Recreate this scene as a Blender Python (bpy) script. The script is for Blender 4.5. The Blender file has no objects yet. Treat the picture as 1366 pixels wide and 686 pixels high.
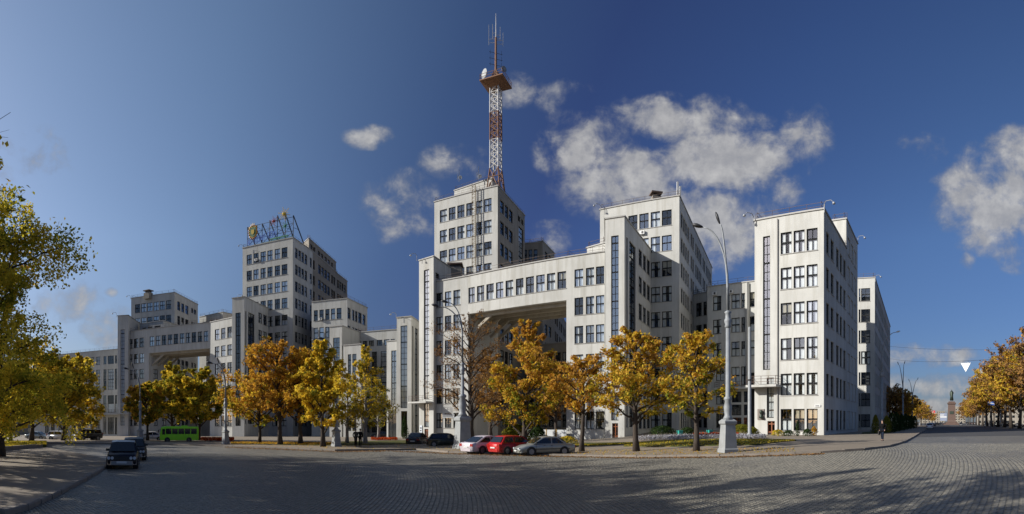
import bpy, math, random
import numpy as np
from mathutils import Vector, Matrix
random.seed(7); rng = np.random.default_rng(7)
SC = bpy.context.scene; COL = SC.collection
R_ = math.radians

# ---------------------------------------------------------------- camera, sky, sun, exposure
F = 700.0; HX = 683.0; HY = 563.0            # the photograph is a cylindrical panorama
cd = bpy.data.cameras.new('camera'); cam = bpy.data.objects.new('camera', cd); COL.objects.link(cam)
cam.location = (0, 0, 0); cam.rotation_euler = (R_(90), 0, 0)
cd.type = 'PANO'; cd.panorama_type = 'CENTRAL_CYLINDRICAL'
cd.central_cylindrical_range_u_min = -683 / F; cd.central_cylindrical_range_u_max = 683 / F
cd.central_cylindrical_range_v_min = -(686 - HY) / F; cd.central_cylindrical_range_v_max = HY / F
cd.central_cylindrical_radius = 1.0
cd.clip_start = 0.05; cd.clip_end = 6000
SC.camera = cam
SUN_AZ = R_(84); SUN_EL = R_(26)             # azimuth to the left of straight behind the camera
sdir = Vector((-math.sin(SUN_AZ) * math.cos(SUN_EL), -math.cos(SUN_AZ) * math.cos(SUN_EL), math.sin(SUN_EL)))
sl = bpy.data.lights.new('sun', 'SUN'); sl.energy = 4.4; sl.angle = R_(0.5); sl.color = (1.0, 0.96, 0.89)
so = bpy.data.objects.new('sun', sl); COL.objects.link(so); so.rotation_euler = sdir.to_track_quat('Z', 'Y').to_euler()
so.location = (-40, -20, 60)
SC.view_settings.view_transform = 'Standard'; SC.view_settings.look = 'None'
SC.view_settings.exposure = 0.45; SC.view_settings.gamma = 1.0

class NT:
    """little node helper"""
    def __init__(s, tree): s.t = tree; s.t.nodes.clear()
    def n(s, typ, **kw):
        o = s.t.nodes.new(typ)
        for k, v in kw.items():
            if k.startswith('i_'):
                o.inputs[k[2:].replace('_', ' ')].default_value = v
            else: setattr(o, k, v)
        return o
    def l(s, a, b): s.t.links.new(a, b)
    def m(s, op, a, b=None, c=None, clamp=False):
        o = s.t.nodes.new('ShaderNodeMath'); o.operation = op; o.use_clamp = clamp
        for i, x in enumerate((a, b, c)):
            if x is None: continue
            if isinstance(x, (int, float)): o.inputs[i].default_value = x
            else: s.l(x, o.inputs[i])
        return o.outputs[0]
    def ramp(s, fac, stops, interp='LINEAR'):
        o = s.t.nodes.new('ShaderNodeValToRGB'); o.color_ramp.interpolation = interp
        e = o.color_ramp.elements
        while len(e) < len(stops): e.new(0.5)
        for i, (p, c) in enumerate(stops):
            e[i].position = p; e[i].color = (*c, 1) if len(c) == 3 else c
        s.l(fac, o.inputs[0]); return o.outputs[0]
    def mix(s, fac, a, b, bt='MIX'):
        o = s.t.nodes.new('ShaderNodeMix'); o.data_type = 'RGBA'; o.blend_type = bt
        if isinstance(fac, (int, float)): o.inputs[0].default_value = fac
        else: s.l(fac, o.inputs[0])
        for i, x in ((6, a), (7, b)):
            if isinstance(x, tuple): o.inputs[i].default_value = (*x, 1) if len(x) == 3 else x
            else: s.l(x, o.inputs[i])
        return o.outputs[2]
    def noise(s, vec=None, scale=5, detail=4, rough=.55, dim='3D', dist=0):
        o = s.t.nodes.new('ShaderNodeTexNoise'); o.noise_dimensions = dim
        o.inputs['Scale'].default_value = scale; o.inputs['Detail'].default_value = detail
        o.inputs['Roughness'].default_value = rough; o.inputs['Distortion'].default_value = dist
        if vec is not None: s.l(vec, o.inputs['Vector'])
        return o.outputs[0]

w = bpy.data.worlds.new('World'); SC.world = w; w.use_nodes = True
N = NT(w.node_tree)
sky = N.n('ShaderNodeTexSky'); sky.sky_type = 'NISHITA'; sky.sun_disc = False
sky.sun_elevation = SUN_EL
sky.sun_rotation = math.atan2(sdir.x, sdir.y)
sky.altitude = 300; sky.air_density = 1.0; sky.dust_density = 0.6; sky.ozone_density = 2.5
tc = N.n('ShaderNodeTexCoord'); sx = N.n('ShaderNodeSeparateXYZ'); N.l(tc.outputs['Generated'], sx.inputs[0])
X, Y, Z = sx.outputs
ang = N.m('ARCTAN2', X, Y)
hyp = N.m('SQRT', N.m('ADD', N.m('MULTIPLY', X, X), N.m('MULTIPLY', Y, Y)))
el = N.m('DIVIDE', Z, N.m('MAXIMUM', hyp, 0.02))
# cloud coordinates in hundreds of "pixels": azimuth and tangent of elevation
U = N.m('MULTIPLY_ADD', ang, F / 100, HX / 100); V = N.m('MULTIPLY_ADD', el, -F / 100, HY / 100)
cv = N.n('ShaderNodeCombineXYZ'); N.l(U, cv.inputs[0]); N.l(V, cv.inputs[1])
wob = N.noise(cv.outputs[0], 2.2, 3, .6)
blobs = [(7.85, 2.0, .85, .5, .85), (9.0, 1.62, 1.5, .42, 1.0), (9.6, 2.15, 1.35, .55, 1.3), (8.7, 2.2, .85, .4, .95), (8.25, 2.55, 1.0, .5, 1.2), (9.5, 3.0, 1.0, .7, 1.3), (7.55, 1.3, .5, .3, .5), (8.9, 2.75, .7, .4, .8),
         (7.6, 1.55, .35, .25, .5), (10.75, 1.9, .42, .62, .9), (10.5, 2.4, .35, .4, .7), (7.4, 3.2, .5, .3, .85), (4.92, 1.83, .42, .2, .85), (5.35, 2.75, .6, .6, .75), (6.1, 2.15, .6, .3, .7),
         (6.85, 1.2, .35, .3, .8), (13.3, 2.7, 1.0, .8, 1.25), (13.75, 2.1, 1.0, .5, 1.1), (13.6, 3.3, .5, .4, .8), (12.3, 2.0, .4, .3, .45), (12.9, 3.5, .14, .16, .75), (1.45, 4.35, .45, .35, .85),
         (.9, 4.0, .6, .35, .85), (1.47, 3.9, .12, .08, .8), (12.2, 4.75, 1.0, .2, .95), (12.4, 5.15, 1.5, .2, .95), (12.2, 5.42, 1.6, .16, .9), (.4, 2.1, .7, .5, .4),
         (-1.5, 3.5, 1.6, .6, .8), (16, 3.2, 1.8, .7, .9), (-5, 2.5, 2.0, .7, .8), (21, 2.6, 2, .8, .9), (27, 3.2, 2, .6, .8)]
acc = None
for bx_, by_, rx_, ry_, wt in blobs:
    dx_ = N.m('MULTIPLY', N.m('SUBTRACT', U, bx_), 1 / rx_)
    dy_ = N.m('MULTIPLY', N.m('SUBTRACT', V, by_), 1 / ry_)
    d2 = N.m('ADD', N.m('MULTIPLY', dx_, dx_), N.m('MULTIPLY', dy_, dy_))
    v = N.m('MULTIPLY', N.m('SUBTRACT', 1.0, d2, clamp=True), wt)
    acc = v if acc is None else N.m('MAXIMUM', acc, v)
ns = N.noise(cv.outputs[0], 2.0, 10, .6, dist=.18)
dens = N.m('ADD', N.m('MULTIPLY', acc, .85), N.m('MULTIPLY', N.m('SUBTRACT', ns, .5), 2.6))
dens = N.m('SUBTRACT', dens, .21)
mr = N.n('ShaderNodeMapRange'); mr.interpolation_type = 'SMOOTHSTEP'
N.l(dens, mr.inputs[0]); mr.inputs[1].default_value = -0.12; mr.inputs[2].default_value = .8
gate = N.m('MULTIPLY', acc, 5, clamp=True)
cf = N.m('MULTIPLY', mr.outputs[0], gate)
shade = N.noise(cv.outputs[0], 3.6, 7, .62)
ccol = N.ramp(N.m('ADD', N.m('MULTIPLY', shade, .6), N.m('MULTIPLY', mr.outputs[0], .35)),
              [(.34, (1.9, 2.1, 2.6)), (.6, (3.6, 3.6, 3.7)), (.85, (6.0, 5.9, 5.7))])
# forward glow towards the sun, deeper blue away from it, thin haze taking the edge off the horizon
dv = N.n('ShaderNodeVectorMath'); dv.operation = 'DOT_PRODUCT'; N.l(tc.outputs['Generated'], dv.inputs[0]); dv.inputs[1].default_value = tuple(sdir)
sunw = N.m('MULTIPLY_ADD', dv.outputs['Value'], .5, .5)
glow = N.ramp(sunw, [(.0, (.58, .70, .9)), (.24, (.55, .68, .88)), (.40, (.43, .53, .80)), (.52, (.37, .41, .66)), (.62, (.50, .56, .72)), (.78, (1.06, 1.05, 1.05)), (1, (1.7, 1.5, 1.35))])
tint = N.mix(1.0, sky.outputs[0], glow, 'MULTIPLY')
hz = N.ramp(N.m('MAXIMUM', el, 0), [(0, (.52, .50, .56)), (.12, (.66, .64, .70)), (.35, (.95, .93, .95)), (.7, (1, 1, 1))])
tint = N.mix(1.0, tint, hz, 'MULTIPLY')
cf9 = N.m('MULTIPLY', cf, .88)
skyc = N.mix(cf9, tint, ccol)
bg = N.n('ShaderNodeBackground'); bg.inputs[1].default_value = 0.079
N.l(skyc, bg.inputs[0]); wo = N.n('ShaderNodeOutputWorld'); N.l(bg.outputs[0], wo.inputs[0])

# ---------------------------------------------------------------- geometry helpers
def th(px): return (px - HX) / F
def P(px, R): a = th(px); return Vector((R * math.sin(a), R * math.cos(a)))
def smooth(a, b, x):
    t = min(1, max(0, (x - a) / (b - a))); return t * t * (3 - 2 * t)
def ground(x, y):
    """height of the square: the eye is at z = 0; it falls gently to the far left"""
    r = min(math.hypot(x, y), 200)
    left = 2.4 + .00008 * r * r
    t = smooth(-2, 18, x - .12 * y)
    return -(left * (1 - t) + 1.75 * t)
def S(px, py):
    """ground point seen in direction px, at image height py"""
    a = th(px); lo, hi = 1.0, 3000.0
    for _ in range(50):
        m_ = math.sqrt(lo * hi); x, y = m_ * math.sin(a), m_ * math.cos(a)
        if HY - F * ground(x, y) / m_ > py: lo = m_
        else: hi = m_
    return m_
def SP(px, py): return P(px, S(px, py))

def tag(o, label=None, cat=None, group=None, kind=None):
    if label: o['label'] = label
    if cat: o['category'] = cat
    if group: o['group'] = group
    if kind: o['kind'] = kind
    return o
def thing(name, label, cat, loc=(0, 0, 0), rz=0, group=None):
    o = bpy.data.objects.new(name, None); COL.objects.link(o); o.empty_display_size = .5
    o.location = loc; o.rotation_euler = (0, 0, rz)
    return tag(o, label, cat, group)
def link(name, me, parent=None, loc=(0, 0, 0), rot=(0, 0, 0)):
    o = bpy.data.objects.new(name, me); COL.objects.link(o); o.parent = parent
    o.location = loc; o.rotation_euler = rot; return o
def copy_tree(o, parent=None):
    c = o.copy(); COL.objects.link(c); c.parent = parent
    for ch in o.children: copy_tree(ch, c)
    return c

class MB:
    def __init__(s): s.v = []; s.f = []; s.m = []
    def quad(s, a, b, c, d, m=0):
        i = len(s.v); s.v += [tuple(a), tuple(b), tuple(c), tuple(d)]; s.f.append((i, i + 1, i + 2, i + 3)); s.m.append(m)
    def poly(s, pts, m=0):
        i = len(s.v); s.v += [tuple(p) for p in pts]; s.f.append(tuple(range(i, i + len(pts)))); s.m.append(m)
    def box(s, lo, hi, m=0, M=None):
        i = len(s.v)
        c = [Vector((x, y, z)) for z in (lo[2], hi[2]) for y in (lo[1], hi[1]) for x in (lo[0], hi[0])]
        if M is not None: c = [M @ p for p in c]
        s.v += [tuple(p) for p in c]
        for f in ((0, 2, 3, 1), (4, 5, 7, 6), (0, 1, 5, 4), (2, 6, 7, 3), (0, 4, 6, 2), (1, 3, 7, 5)):
            s.f.append(tuple(i + k for k in f)); s.m.append(m)
    def bar(s, a, b, w, h, m=0):
        """box along a-b"""
        a = Vector(a); b = Vector(b); d = b - a; L = d.length
        if L < 1e-6: return
        M = Matrix.Translation(a) @ d.to_track_quat('X', 'Z').to_matrix().to_4x4()
        s.box((0, -w / 2, -h / 2), (L, w / 2, h / 2), m, M)
    def tube(s, pts, rad, n=8, m=0, cap=True):
        pts = [Vector(p) for p in pts]
        if isinstance(rad, (int, float)): rad = [rad] * len(pts)
        i0 = len(s.v); prev = None
        for k, p in enumerate(pts):
            d = (pts[min(k + 1, len(pts) - 1)] - pts[max(k - 1, 0)]).normalized()
            if prev is None:
                u = d.orthogonal().normalized()
            else:
                u = (prev - d * prev.dot(d)); u = u.normalized() if u.length > 1e-4 else d.orthogonal().normalized()
            prev = u; v_ = d.cross(u)
            for j in range(n):
                t = 2 * math.pi * j / n
                s.v.append(tuple(p + (u * math.cos(t) + v_ * math.sin(t)) * rad[k]))
        for k in range(len(pts) - 1):
            for j in range(n):
                a = i0 + k * n + j; b = i0 + k * n + (j + 1) % n
                s.f.append((a, b, b + n, a + n)); s.m.append(m)
        if cap:
            s.f.append(tuple(i0 + j for j in range(n))[::-1]); s.m.append(m)
            e = i0 + (len(pts) - 1) * n; s.f.append(tuple(e + j for j in range(n))); s.m.append(m)
    def loft(s, secs, m=0, closed=True, cap=True):
        i0 = len(s.v); n = len(secs[0])
        for sec in secs: s.v += [tuple(p) for p in sec]
        for k in range(len(secs) - 1):
            for j in range(n if closed else n - 1):
                a = i0 + k * n + j; b = i0 + k * n + (j + 1) % n
                s.f.append((a, b, b + n, a + n)); s.m.append(m)
        if cap:
            s.f.append(tuple(i0 + j for j in range(n))[::-1]); s.m.append(m)
            e = i0 + (len(secs) - 1) * n; s.f.append(tuple(e + j for j in range(n))); s.m.append(m)
    def lathe(s, prof, n=12, m=0, c=(0, 0)):
        s.loft([[(c[0] + r * math.cos(2 * math.pi * j / n), c[1] + r * math.sin(2 * math.pi * j / n), z) for j in range(n)] for r, z in prof], m)
    def mesh(s, name, mats, smooth=False, origin=None):
        me = bpy.data.meshes.new(name)
        v = s.v if origin is None else [(a[0] - origin[0], a[1] - origin[1], a[2] - origin[2]) for a in s.v]
        me.from_pydata(v, [], s.f)
        for m_ in (mats if isinstance(mats, (list, tuple)) else [mats]): me.materials.append(m_)
        me.polygons.foreach_set('material_index', s.m)
        if smooth: me.polygons.foreach_set('use_smooth', [True] * len(s.f))
        me.update(); return me
    def build(s, name, mats, parent=None, smooth=False, world=False):
        org = parent.location if (world and parent is not None) else None
        return link(name, s.mesh(name, mats, smooth, org), parent)

# ---------------------------------------------------------------- materials
MATS = {}
def mat(name, fn):
    m_ = bpy.data.materials.new(name); m_.use_nodes = True; n_ = NT(m_.node_tree)
    out = n_.n('ShaderNodeOutputMaterial'); sh = fn(n_); n_.l(sh, out.inputs[0]); MATS[name] = m_; return m_
def bsdf(n_, col, rough=.7, metal=0, spec=.5, bump=None, bs=.3, bd=.02, coat=0):
    b = n_.n('ShaderNodeBsdfPrincipled')
    if isinstance(col, tuple): b.inputs['Base Color'].default_value = (*col, 1)
    else: n_.l(col, b.inputs['Base Color'])
    if isinstance(rough, (int, float)): b.inputs['Roughness'].default_value = rough
    else: n_.l(rough, b.inputs['Roughness'])
    b.inputs['Metallic'].default_value = metal; b.inputs['Specular IOR Level'].default_value = spec
    b.inputs['Coat Weight'].default_value = coat
    if bump is not None:
        u = n_.n('ShaderNodeBump'); u.inputs['Strength'].default_value = bs; u.inputs['Distance'].default_value = bd
        n_.l(bump, u.inputs['Height']); n_.l(u.outputs[0], b.inputs['Normal'])
    return b.outputs[0]
def simple(name, col, rough=.6, metal=0, spec=.5, var=.15, scale=3, coat=0):
    def fn(n_):
        g = n_.n('ShaderNodeNewGeometry')
        ns_ = n_.noise(g.outputs['Position'], scale, 4, .6)
        c = n_.mix(ns_, tuple(x * (1 - var) for x in col), tuple(min(1, x * (1 + var)) for x in col))
        return bsdf(n_, c, rough, metal, spec, coat=coat)
    return mat(name, fn)
def concrete_fn(base, stain=.5):
    def fn(n_):
        g = n_.n('ShaderNodeNewGeometry'); p = g.outputs['Position']
        mp = n_.n('ShaderNodeMapping'); mp.inputs['Scale'].default_value = (1, 1, .09); n_.l(p, mp.inputs[0])
        streak = n_.noise(mp.outputs[0], 1.3, 6, .6)
        big = n_.noise(p, .16, 5, .6); fine = n_.noise(p, 9, 4, .7)
        c0 = n_.ramp(big, [(.32, tuple(x * .80 for x in base)), (.62, base)])
        c1 = n_.mix(n_.m('MULTIPLY', n_.ramp(streak, [(.47, (0, 0, 0)), (.7, (1, 1, 1))]), stain), c0, tuple(x * .66 for x in (base[0], base[1] * .97, base[2] * .9)))
        # formwork / plaster panel tone patches
        br = n_.n('ShaderNodeTexVoronoi'); br.inputs['Scale'].default_value = .3; n_.l(p, br.inputs['Vector'])
        sp = n_.n('ShaderNodeSeparateColor'); n_.l(br.outputs['Color'], sp.inputs[0])
        c2 = n_.mix(n_.m('MULTIPLY', sp.outputs[0], .1), c1, tuple(x * .75 for x in base))
        c3 = n_.mix(n_.m('MULTIPLY', fine, .22), c2, tuple(x * .7 for x in base))
        return bsdf(n_, c3, .85, spec=.25, bump=fine, bs=.25, bd=.03)
    return fn
CONC = mat('pale_concrete', concrete_fn((.54, .535, .50), .8))
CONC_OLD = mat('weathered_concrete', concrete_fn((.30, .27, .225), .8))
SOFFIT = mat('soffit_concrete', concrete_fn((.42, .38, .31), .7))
ROOF = simple('bitumen_roof', (.09, .09, .09), .9)
TRIM = simple('zinc_trim', (.30, .29, .27), .6)
RUST = simple('rusted_rail', (.13, .09, .07), .8)
FRAME = simple('dark_window_frame', (.016, .017, .018), .8, spec=.15)
ROOM = simple('dark_room', (.035, .035, .036), .9, var=.4, scale=.4)
CURT = simple('white_curtain', (.74, .74, .72), .9, var=.25, scale=1.2)
CURT2 = simple('cream_blind', (.40, .35, .25), .9, var=.2, scale=1.2)
def glass_fn(n_):
    oi = n_.n('ShaderNodeObjectInfo')
    geo = n_.n('ShaderNodeNewGeometry'); dt = n_.n('ShaderNodeVectorMath'); dt.operation = 'DOT_PRODUCT'; n_.l(geo.outputs['Normal'], dt.inputs[0]); n_.l(geo.outputs['Incoming'], dt.inputs[1])
    sch = n_.m('MULTIPLY_ADD', n_.m('POWER', n_.m('SUBTRACT', 1.0, n_.m('ABSOLUTE', dt.outputs['Value'])), 4.0), .85, .09); ns_ = n_.noise(geo.outputs['Position'], .9, 2, .5)
    bu = n_.n('ShaderNodeBump'); bu.inputs['Strength'].default_value = .04; bu.inputs['Distance'].default_value = .15; n_.l(ns_, bu.inputs['Height'])
    gl = n_.n('ShaderNodeBsdfGlossy'); gl.inputs['Roughness'].default_value = .02; gl.inputs['Color'].default_value = (.9, .95, 1, 1); n_.l(bu.outputs[0], gl.inputs['Normal'])
    tr = n_.n('ShaderNodeBsdfTransparent'); tr.inputs[0].default_value = (.86, .89, .90, 1)
    fac = n_.m('ADD', sch, n_.m('MULTIPLY', n_.m('POWER', oi.outputs['Random'], 2.0), .34), clamp=True)
    mx = n_.n('ShaderNodeMixShader'); n_.l(fac, mx.inputs[0]); n_.l(tr.outputs[0], mx.inputs[1]); n_.l(gl.outputs[0], mx.inputs[2])
    return mx.outputs[0]
GLASS = mat('window_glass', glass_fn)
DOOR = simple('varnished_door', (.22, .065, .02), .4)
STEEL = simple('galvanised_steel', (.33, .34, .35), .45, metal=.3)
WHITE = simple('white_paint', (.62, .62, .6), .45)
DARK = simple('dark_metal', (.03, .03, .032), .5)
REDP = simple('faded_red_paint', (.20, .095, .045), .7, var=.3)
WHP = simple('chipped_white_paint', (.55, .54, .52), .6, var=.2)
# ---------------------------------------------------------------- building kit
FL = 4.42
def row(k, h=2.7): return (1.6 + FL * k - h, 1.6 + FL * k)
def rows(a, b, h=2.7): return [row(k, h) for k in range(a, b)]
def roofz(n): return 1.6 + FL * (n - 1) + 2.2

_wc = {}
def win_meshes(w, h, style):
    w = round(w, 1); h = round(h, 1); key = (w, h, style)
    if key in _wc: return _wc[key]
    fr = MB(); t = .055
    def vb(x, z0, z1, tt): fr.box((x - tt, -.05, z0), (x + tt, .05, z1))
    def hb(z, tt): fr.box((-w / 2, -.06, z - tt), (w / 2, .06, z + tt))
    vb(-w / 2 + .05, 0, h, .05); vb(w / 2 - .05, 0, h, .05); hb(.05, .05); hb(h - .05, .05)
    if style == 'std':
        if w > 1.3: vb(0, 0, h, .045)
        hb(h * .53, .1)
    elif style == 'narrow':
        hb(h * .52, .08)
    elif style == 'strip':
        n = max(2, round(h / 1.1)); vb(0, 0, h, .022)
        for k in range(1, n): hb(h * k / n, .03 if k % 4 else .09)
    elif style == 'tall':
        for k in range(1, 3): vb(-w / 2 + w * k / 3, 0, h, .04)
        n = max(2, round(h / 1.25))
        for k in range(1, n): hb(h * k / n, .04 if k % 3 else .1)
    elif style == 'small': vb(0, 0, h, .04)
    elif style == 'shop':
        vb(0, 0, h, .05); hb(h * .68, .05)
    elif style == 'door':
        vb(0, 0, h, .07); hb(h * .25, .07); hb(h * .8, .06)
    fm = fr.mesh('window_frame', FRAME if style != 'door' else DOOR)
    g = MB(); g.quad((-w / 2 + .05, .01, .05), (w / 2 - .05, .01, .05), (w / 2 - .05, .01, h - .05), (-w / 2 + .05, .01, h - .05))
    gm = g.mesh('window_glass', GLASS)
    cs = []
    for mode in range(5):
        c = MB(); y = .12
        def fold(x0, x1, z0, z1, m_=0):
            n = max(2, int((x1 - x0) / .16))
            xs = [x0 + (x1 - x0) * k / n for k in range(n + 1)]
            for k in range(n):
                c.quad((xs[k], y + .03 * (k % 2), z0), (xs[k + 1], y + .03 * ((k + 1) % 2), z0), (xs[k + 1], y + .03 * ((k + 1) % 2), z1), (xs[k], y + .03 * (k % 2), z1), m_)
        if mode == 0: fold(-w / 2, w / 2, .02, h)
        elif mode == 1: fold(-w / 2, w / 2, .02, h * .5)
        elif mode == 2: fold(-w / 2, -w * .16, .02, h); fold(w * .2, w / 2, .02, h)
        elif mode == 3: fold(-w / 2, w / 2, h * .45, h, 1)
        else: fold(-w / 2, w * .02, .02, h, 0)
        cs.append(c.mesh('curtain', [CURT, CURT2]))
    _wc[key] = (fm, gm, cs); return _wc[key]

def ray_on(p0, p1, px):
    """distance along p0-p1 where the direction px meets it"""
    a = th(px); d = Vector((math.sin(a), math.cos(a))); e = p1 - p0
    den = e.x * d.y - e.y * d.x
    return ((-p0.x) * d.y - (-p0.y) * d.x) / den * e.length

def wall(bm, bld, p0, p1, z0, z1, wins, curt=.6, mi=0):
    """p0->p1 left to right seen from outside. wins: list of (s0,s1,za,zb,style)"""
    e = (p1 - p0); L = e.length; e = e / L; nin = Vector((-e.y, e.x))      # inward
    org = bld.location
    def pt(s_, z, dep=0): q = p0 + e * s_ + nin * dep; return (q.x - org.x, q.y - org.y, z - org.z)
    wins = [(max(.05, a), min(L - .05, b), za, zb, st) for a, b, za, zb, st in wins if b - a > .15 and b > .1 and a < L - .1]
    ss = sorted({0, L} | {round(x, 4) for w_ in wins for x in w_[:2]}); zs = sorted({z0, z1} | {round(x, 4) for w_ in wins for x in w_[2:4]})
    for i in range(len(ss) - 1):
        run = None; sm = (ss[i] + ss[i + 1]) / 2
        for j in range(len(zs) - 1):
            zm = (zs[j] + zs[j + 1]) / 2
            hole = any(a < sm < b and za < zm < zb for a, b, za, zb, st in wins)
            if hole:
                if run is not None: bm.quad(pt(ss[i], run), pt(ss[i + 1], run), pt(ss[i + 1], zs[j]), pt(ss[i], zs[j]), mi); run = None
            elif run is None: run = zs[j]
        if run is not None: bm.quad(pt(ss[i], run), pt(ss[i + 1], run), pt(ss[i + 1], zs[-1]), pt(ss[i], zs[-1]), mi)
    ang_ = math.atan2(e.y, e.x)
    for a, b, za, zb, st in wins:
        for d0, d1, m_ in ((0, .26, mi), (.26, 1.1, 1)):
            bm.quad(pt(a, za, d0), pt(b, za, d0), pt(b, za, d1), pt(a, za, d1), m_)
            bm.quad(pt(a, zb, d1), pt(b, zb, d1), pt(b, zb, d0), pt(a, zb, d0), m_)
            bm.quad(pt(a, za, d1), pt(a, zb, d1), pt(a, zb, d0), pt(a, za, d0), m_)
            bm.quad(pt(b, za, d0), pt(b, zb, d0), pt(b, zb, d1), pt(b, za, d1), m_)
        bm.quad(pt(a, za, 1.1), pt(b, za, 1.1), pt(b, zb, 1.1), pt(a, zb, 1.1), 1)
        if st == 'hole': continue
        fm, gm, cs = win_meshes(b - a, zb - za, st)
        x_, y_, z_ = pt((a + b) / 2, za, .22)
        sc = ((b - a) / round(b - a, 1), 1, (zb - za) / round(zb - za, 1))
        f = link('door' if st == 'door' else 'window', fm, bld, (x_, y_, z_), (0, 0, ang_)); f.scale = sc
        link('pane', gm, f)
        if st in ('std', 'tall', 'narrow') and random.random() < curt:
            link('curtain', cs[random.choices(range(5), (.34, .24, .2, .1, .12))[0]], f)
        elif st == 'strip' and random.random() < .5: link('curtain', cs[0], f)
    # sills under the window groups
    for za in {w_[2] for w_ in wins}:
        g = sorted([w_ for w_ in wins if w_[2] == za and w_[4] in ('std', 'narrow')])
        k = 0
        while k < len(g):
            q = k
            while q + 1 < len(g) and g[q + 1][0] - g[q][1] < .7: q += 1
            a, b = g[k][0] - .06, g[q][1] + .06
            lo, hi = za - .09, za - .012
            P_ = [pt(a, lo, -.09), pt(b, lo, -.09), pt(b, hi, -.09), pt(a, hi, -.09)]; Q_ = [pt(a, lo, .003), pt(b, lo, .003), pt(b, hi, .003), pt(a, hi, .003)]
            bm.quad(*P_, 2); bm.quad(P_[3], P_[2], Q_[2], Q_[3], 2); bm.quad(Q_[0], Q_[1], P_[1], P_[0], 2)
            bm.quad(Q_[0], P_[0], P_[3], Q_[3], 2); bm.quad(P_[1], Q_[1], Q_[2], P_[2], 2)
            k = q + 1

def volume(bld, pts, z1, z0=-7.5, spec=None, m=None, rail=True, skip=(), curt=.6, cap=True, soff=None, old=()):
    """pts: plan polygon counter-clockwise seen from above = left to right along the front, then back. spec: {edge: [(pxpairs|('s',pairs), rows, style)]}"""
    m = m or CONC; bm = MB(); org = bld.location; n = len(pts); spec = spec or {}
    for i in range(n):
        if i in skip: continue
        p0, p1 = pts[i], pts[(i + 1) % n]; L = (p1 - p0).length; wins = []
        for prs, rws, st in spec.get(i, []):
            if prs and prs[0] == 's': sp = prs[1]
            else:
                sp = []
                for a, b in prs:
                    x0, x1 = ray_on(p0, p1, a), ray_on(p0, p1, b); sp.append((min(x0, x1), max(x0, x1)))
            for a, b in sp:
                for za, zb in rws: wins.append((a, b, za, zb, st))
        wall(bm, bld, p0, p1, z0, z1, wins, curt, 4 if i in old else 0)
    bm.poly([(p.x - org.x, p.y - org.y, z1 - .3 - org.z) for p in pts], 3)
    if soff: bm.poly([(p.x - org.x, p.y - org.y, z0 - org.z) for p in reversed(pts)], 0)
    w_ = bm.build('wall', [m, ROOM, TRIM, ROOF, CONC_OLD], bld)
    if cap:
        c = MB(); r = MB()
        for i in range(n):
            if i in skip: continue
            p0, p1 = pts[i], pts[(i + 1) % n]; e = (p1 - p0).normalized(); nn = Vector((e.y, -e.x))
            a = p0 - e * .0 ; b = p1
            q = [a + nn * .14 - e * .14, b + nn * .14 + e * .14, b - nn * .3, a - nn * .3]
            lo = [(v.x, v.y, z1 - .1) for v in q]; hi = [(v.x, v.y, z1 + .09 + .002 * i) for v in q]
            lo = [(x - org.x, y - org.y, z - org.z) for x, y, z in lo]; hi = [(x - org.x, y - org.y, z - org.z) for x, y, z in hi]
            c.poly(hi); c.poly(lo[::-1])
            for k in range(4): c.quad(lo[k], lo[(k + 1) % 4], hi[(k + 1) % 4], hi[k])
            if rail:
                L = (b - a).length; k = max(1, int(L / 2)); ai = a - nn * .35; bi = b - nn * .35
                for t in range(k + 1):
                    p = ai.lerp(bi, t / k); r.bar((p.x - org.x, p.y - org.y, z1 - org.z), (p.x - org.x, p.y - org.y, z1 + .95 - org.z), .04, .04)
                for hz in (.5, .95): r.bar((ai.x - org.x, ai.y - org.y, z1 + hz - org.z), (bi.x - org.x, bi.y - org.y, z1 + hz - org.z), .035, .035)
        c.build('cornice', TRIM, bld)
        if rail: r.build('railing', RUST, bld)
    return w_
def bldg(name, label, px, R, group=None):
    p = P(px, R); return thing(name, label, 'building', (p.x, p.y, round(ground(p.x, p.y), 2)), 0, group)
def offs(pts, d):
    """polygon from a front chain pushed back by d"""
    e = (pts[-1] - pts[0]).normalized(); nn = Vector((-e.y, e.x)) * d
    return pts + [p + nn for p in reversed(pts)]
def para(a, b, c):
    """corner block: front a-b, side b-c"""
    return [a, b, c, a + (c - b)]
def groups(L, counts, w=1.75, gap=.45, big=1.5, lead=1.4):
    out = []; x = lead
    for cnt in counts:
        for k in range(cnt):
            out.append((x, x + w)); x += w + gap
        x += big - gap
    return ('s', [(a, b) for a, b in out if b < L - .6])
def px_even(a, b, n, g=.18):
    w_ = (b - a) / (n - (1 - 1) if n else 1); st = (b - a + 0) / n; ww = st * (1 - g)
    return [(a + st * i + st * g / 2, a + st * i + st * g / 2 + ww) for i in range(n)]

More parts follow.
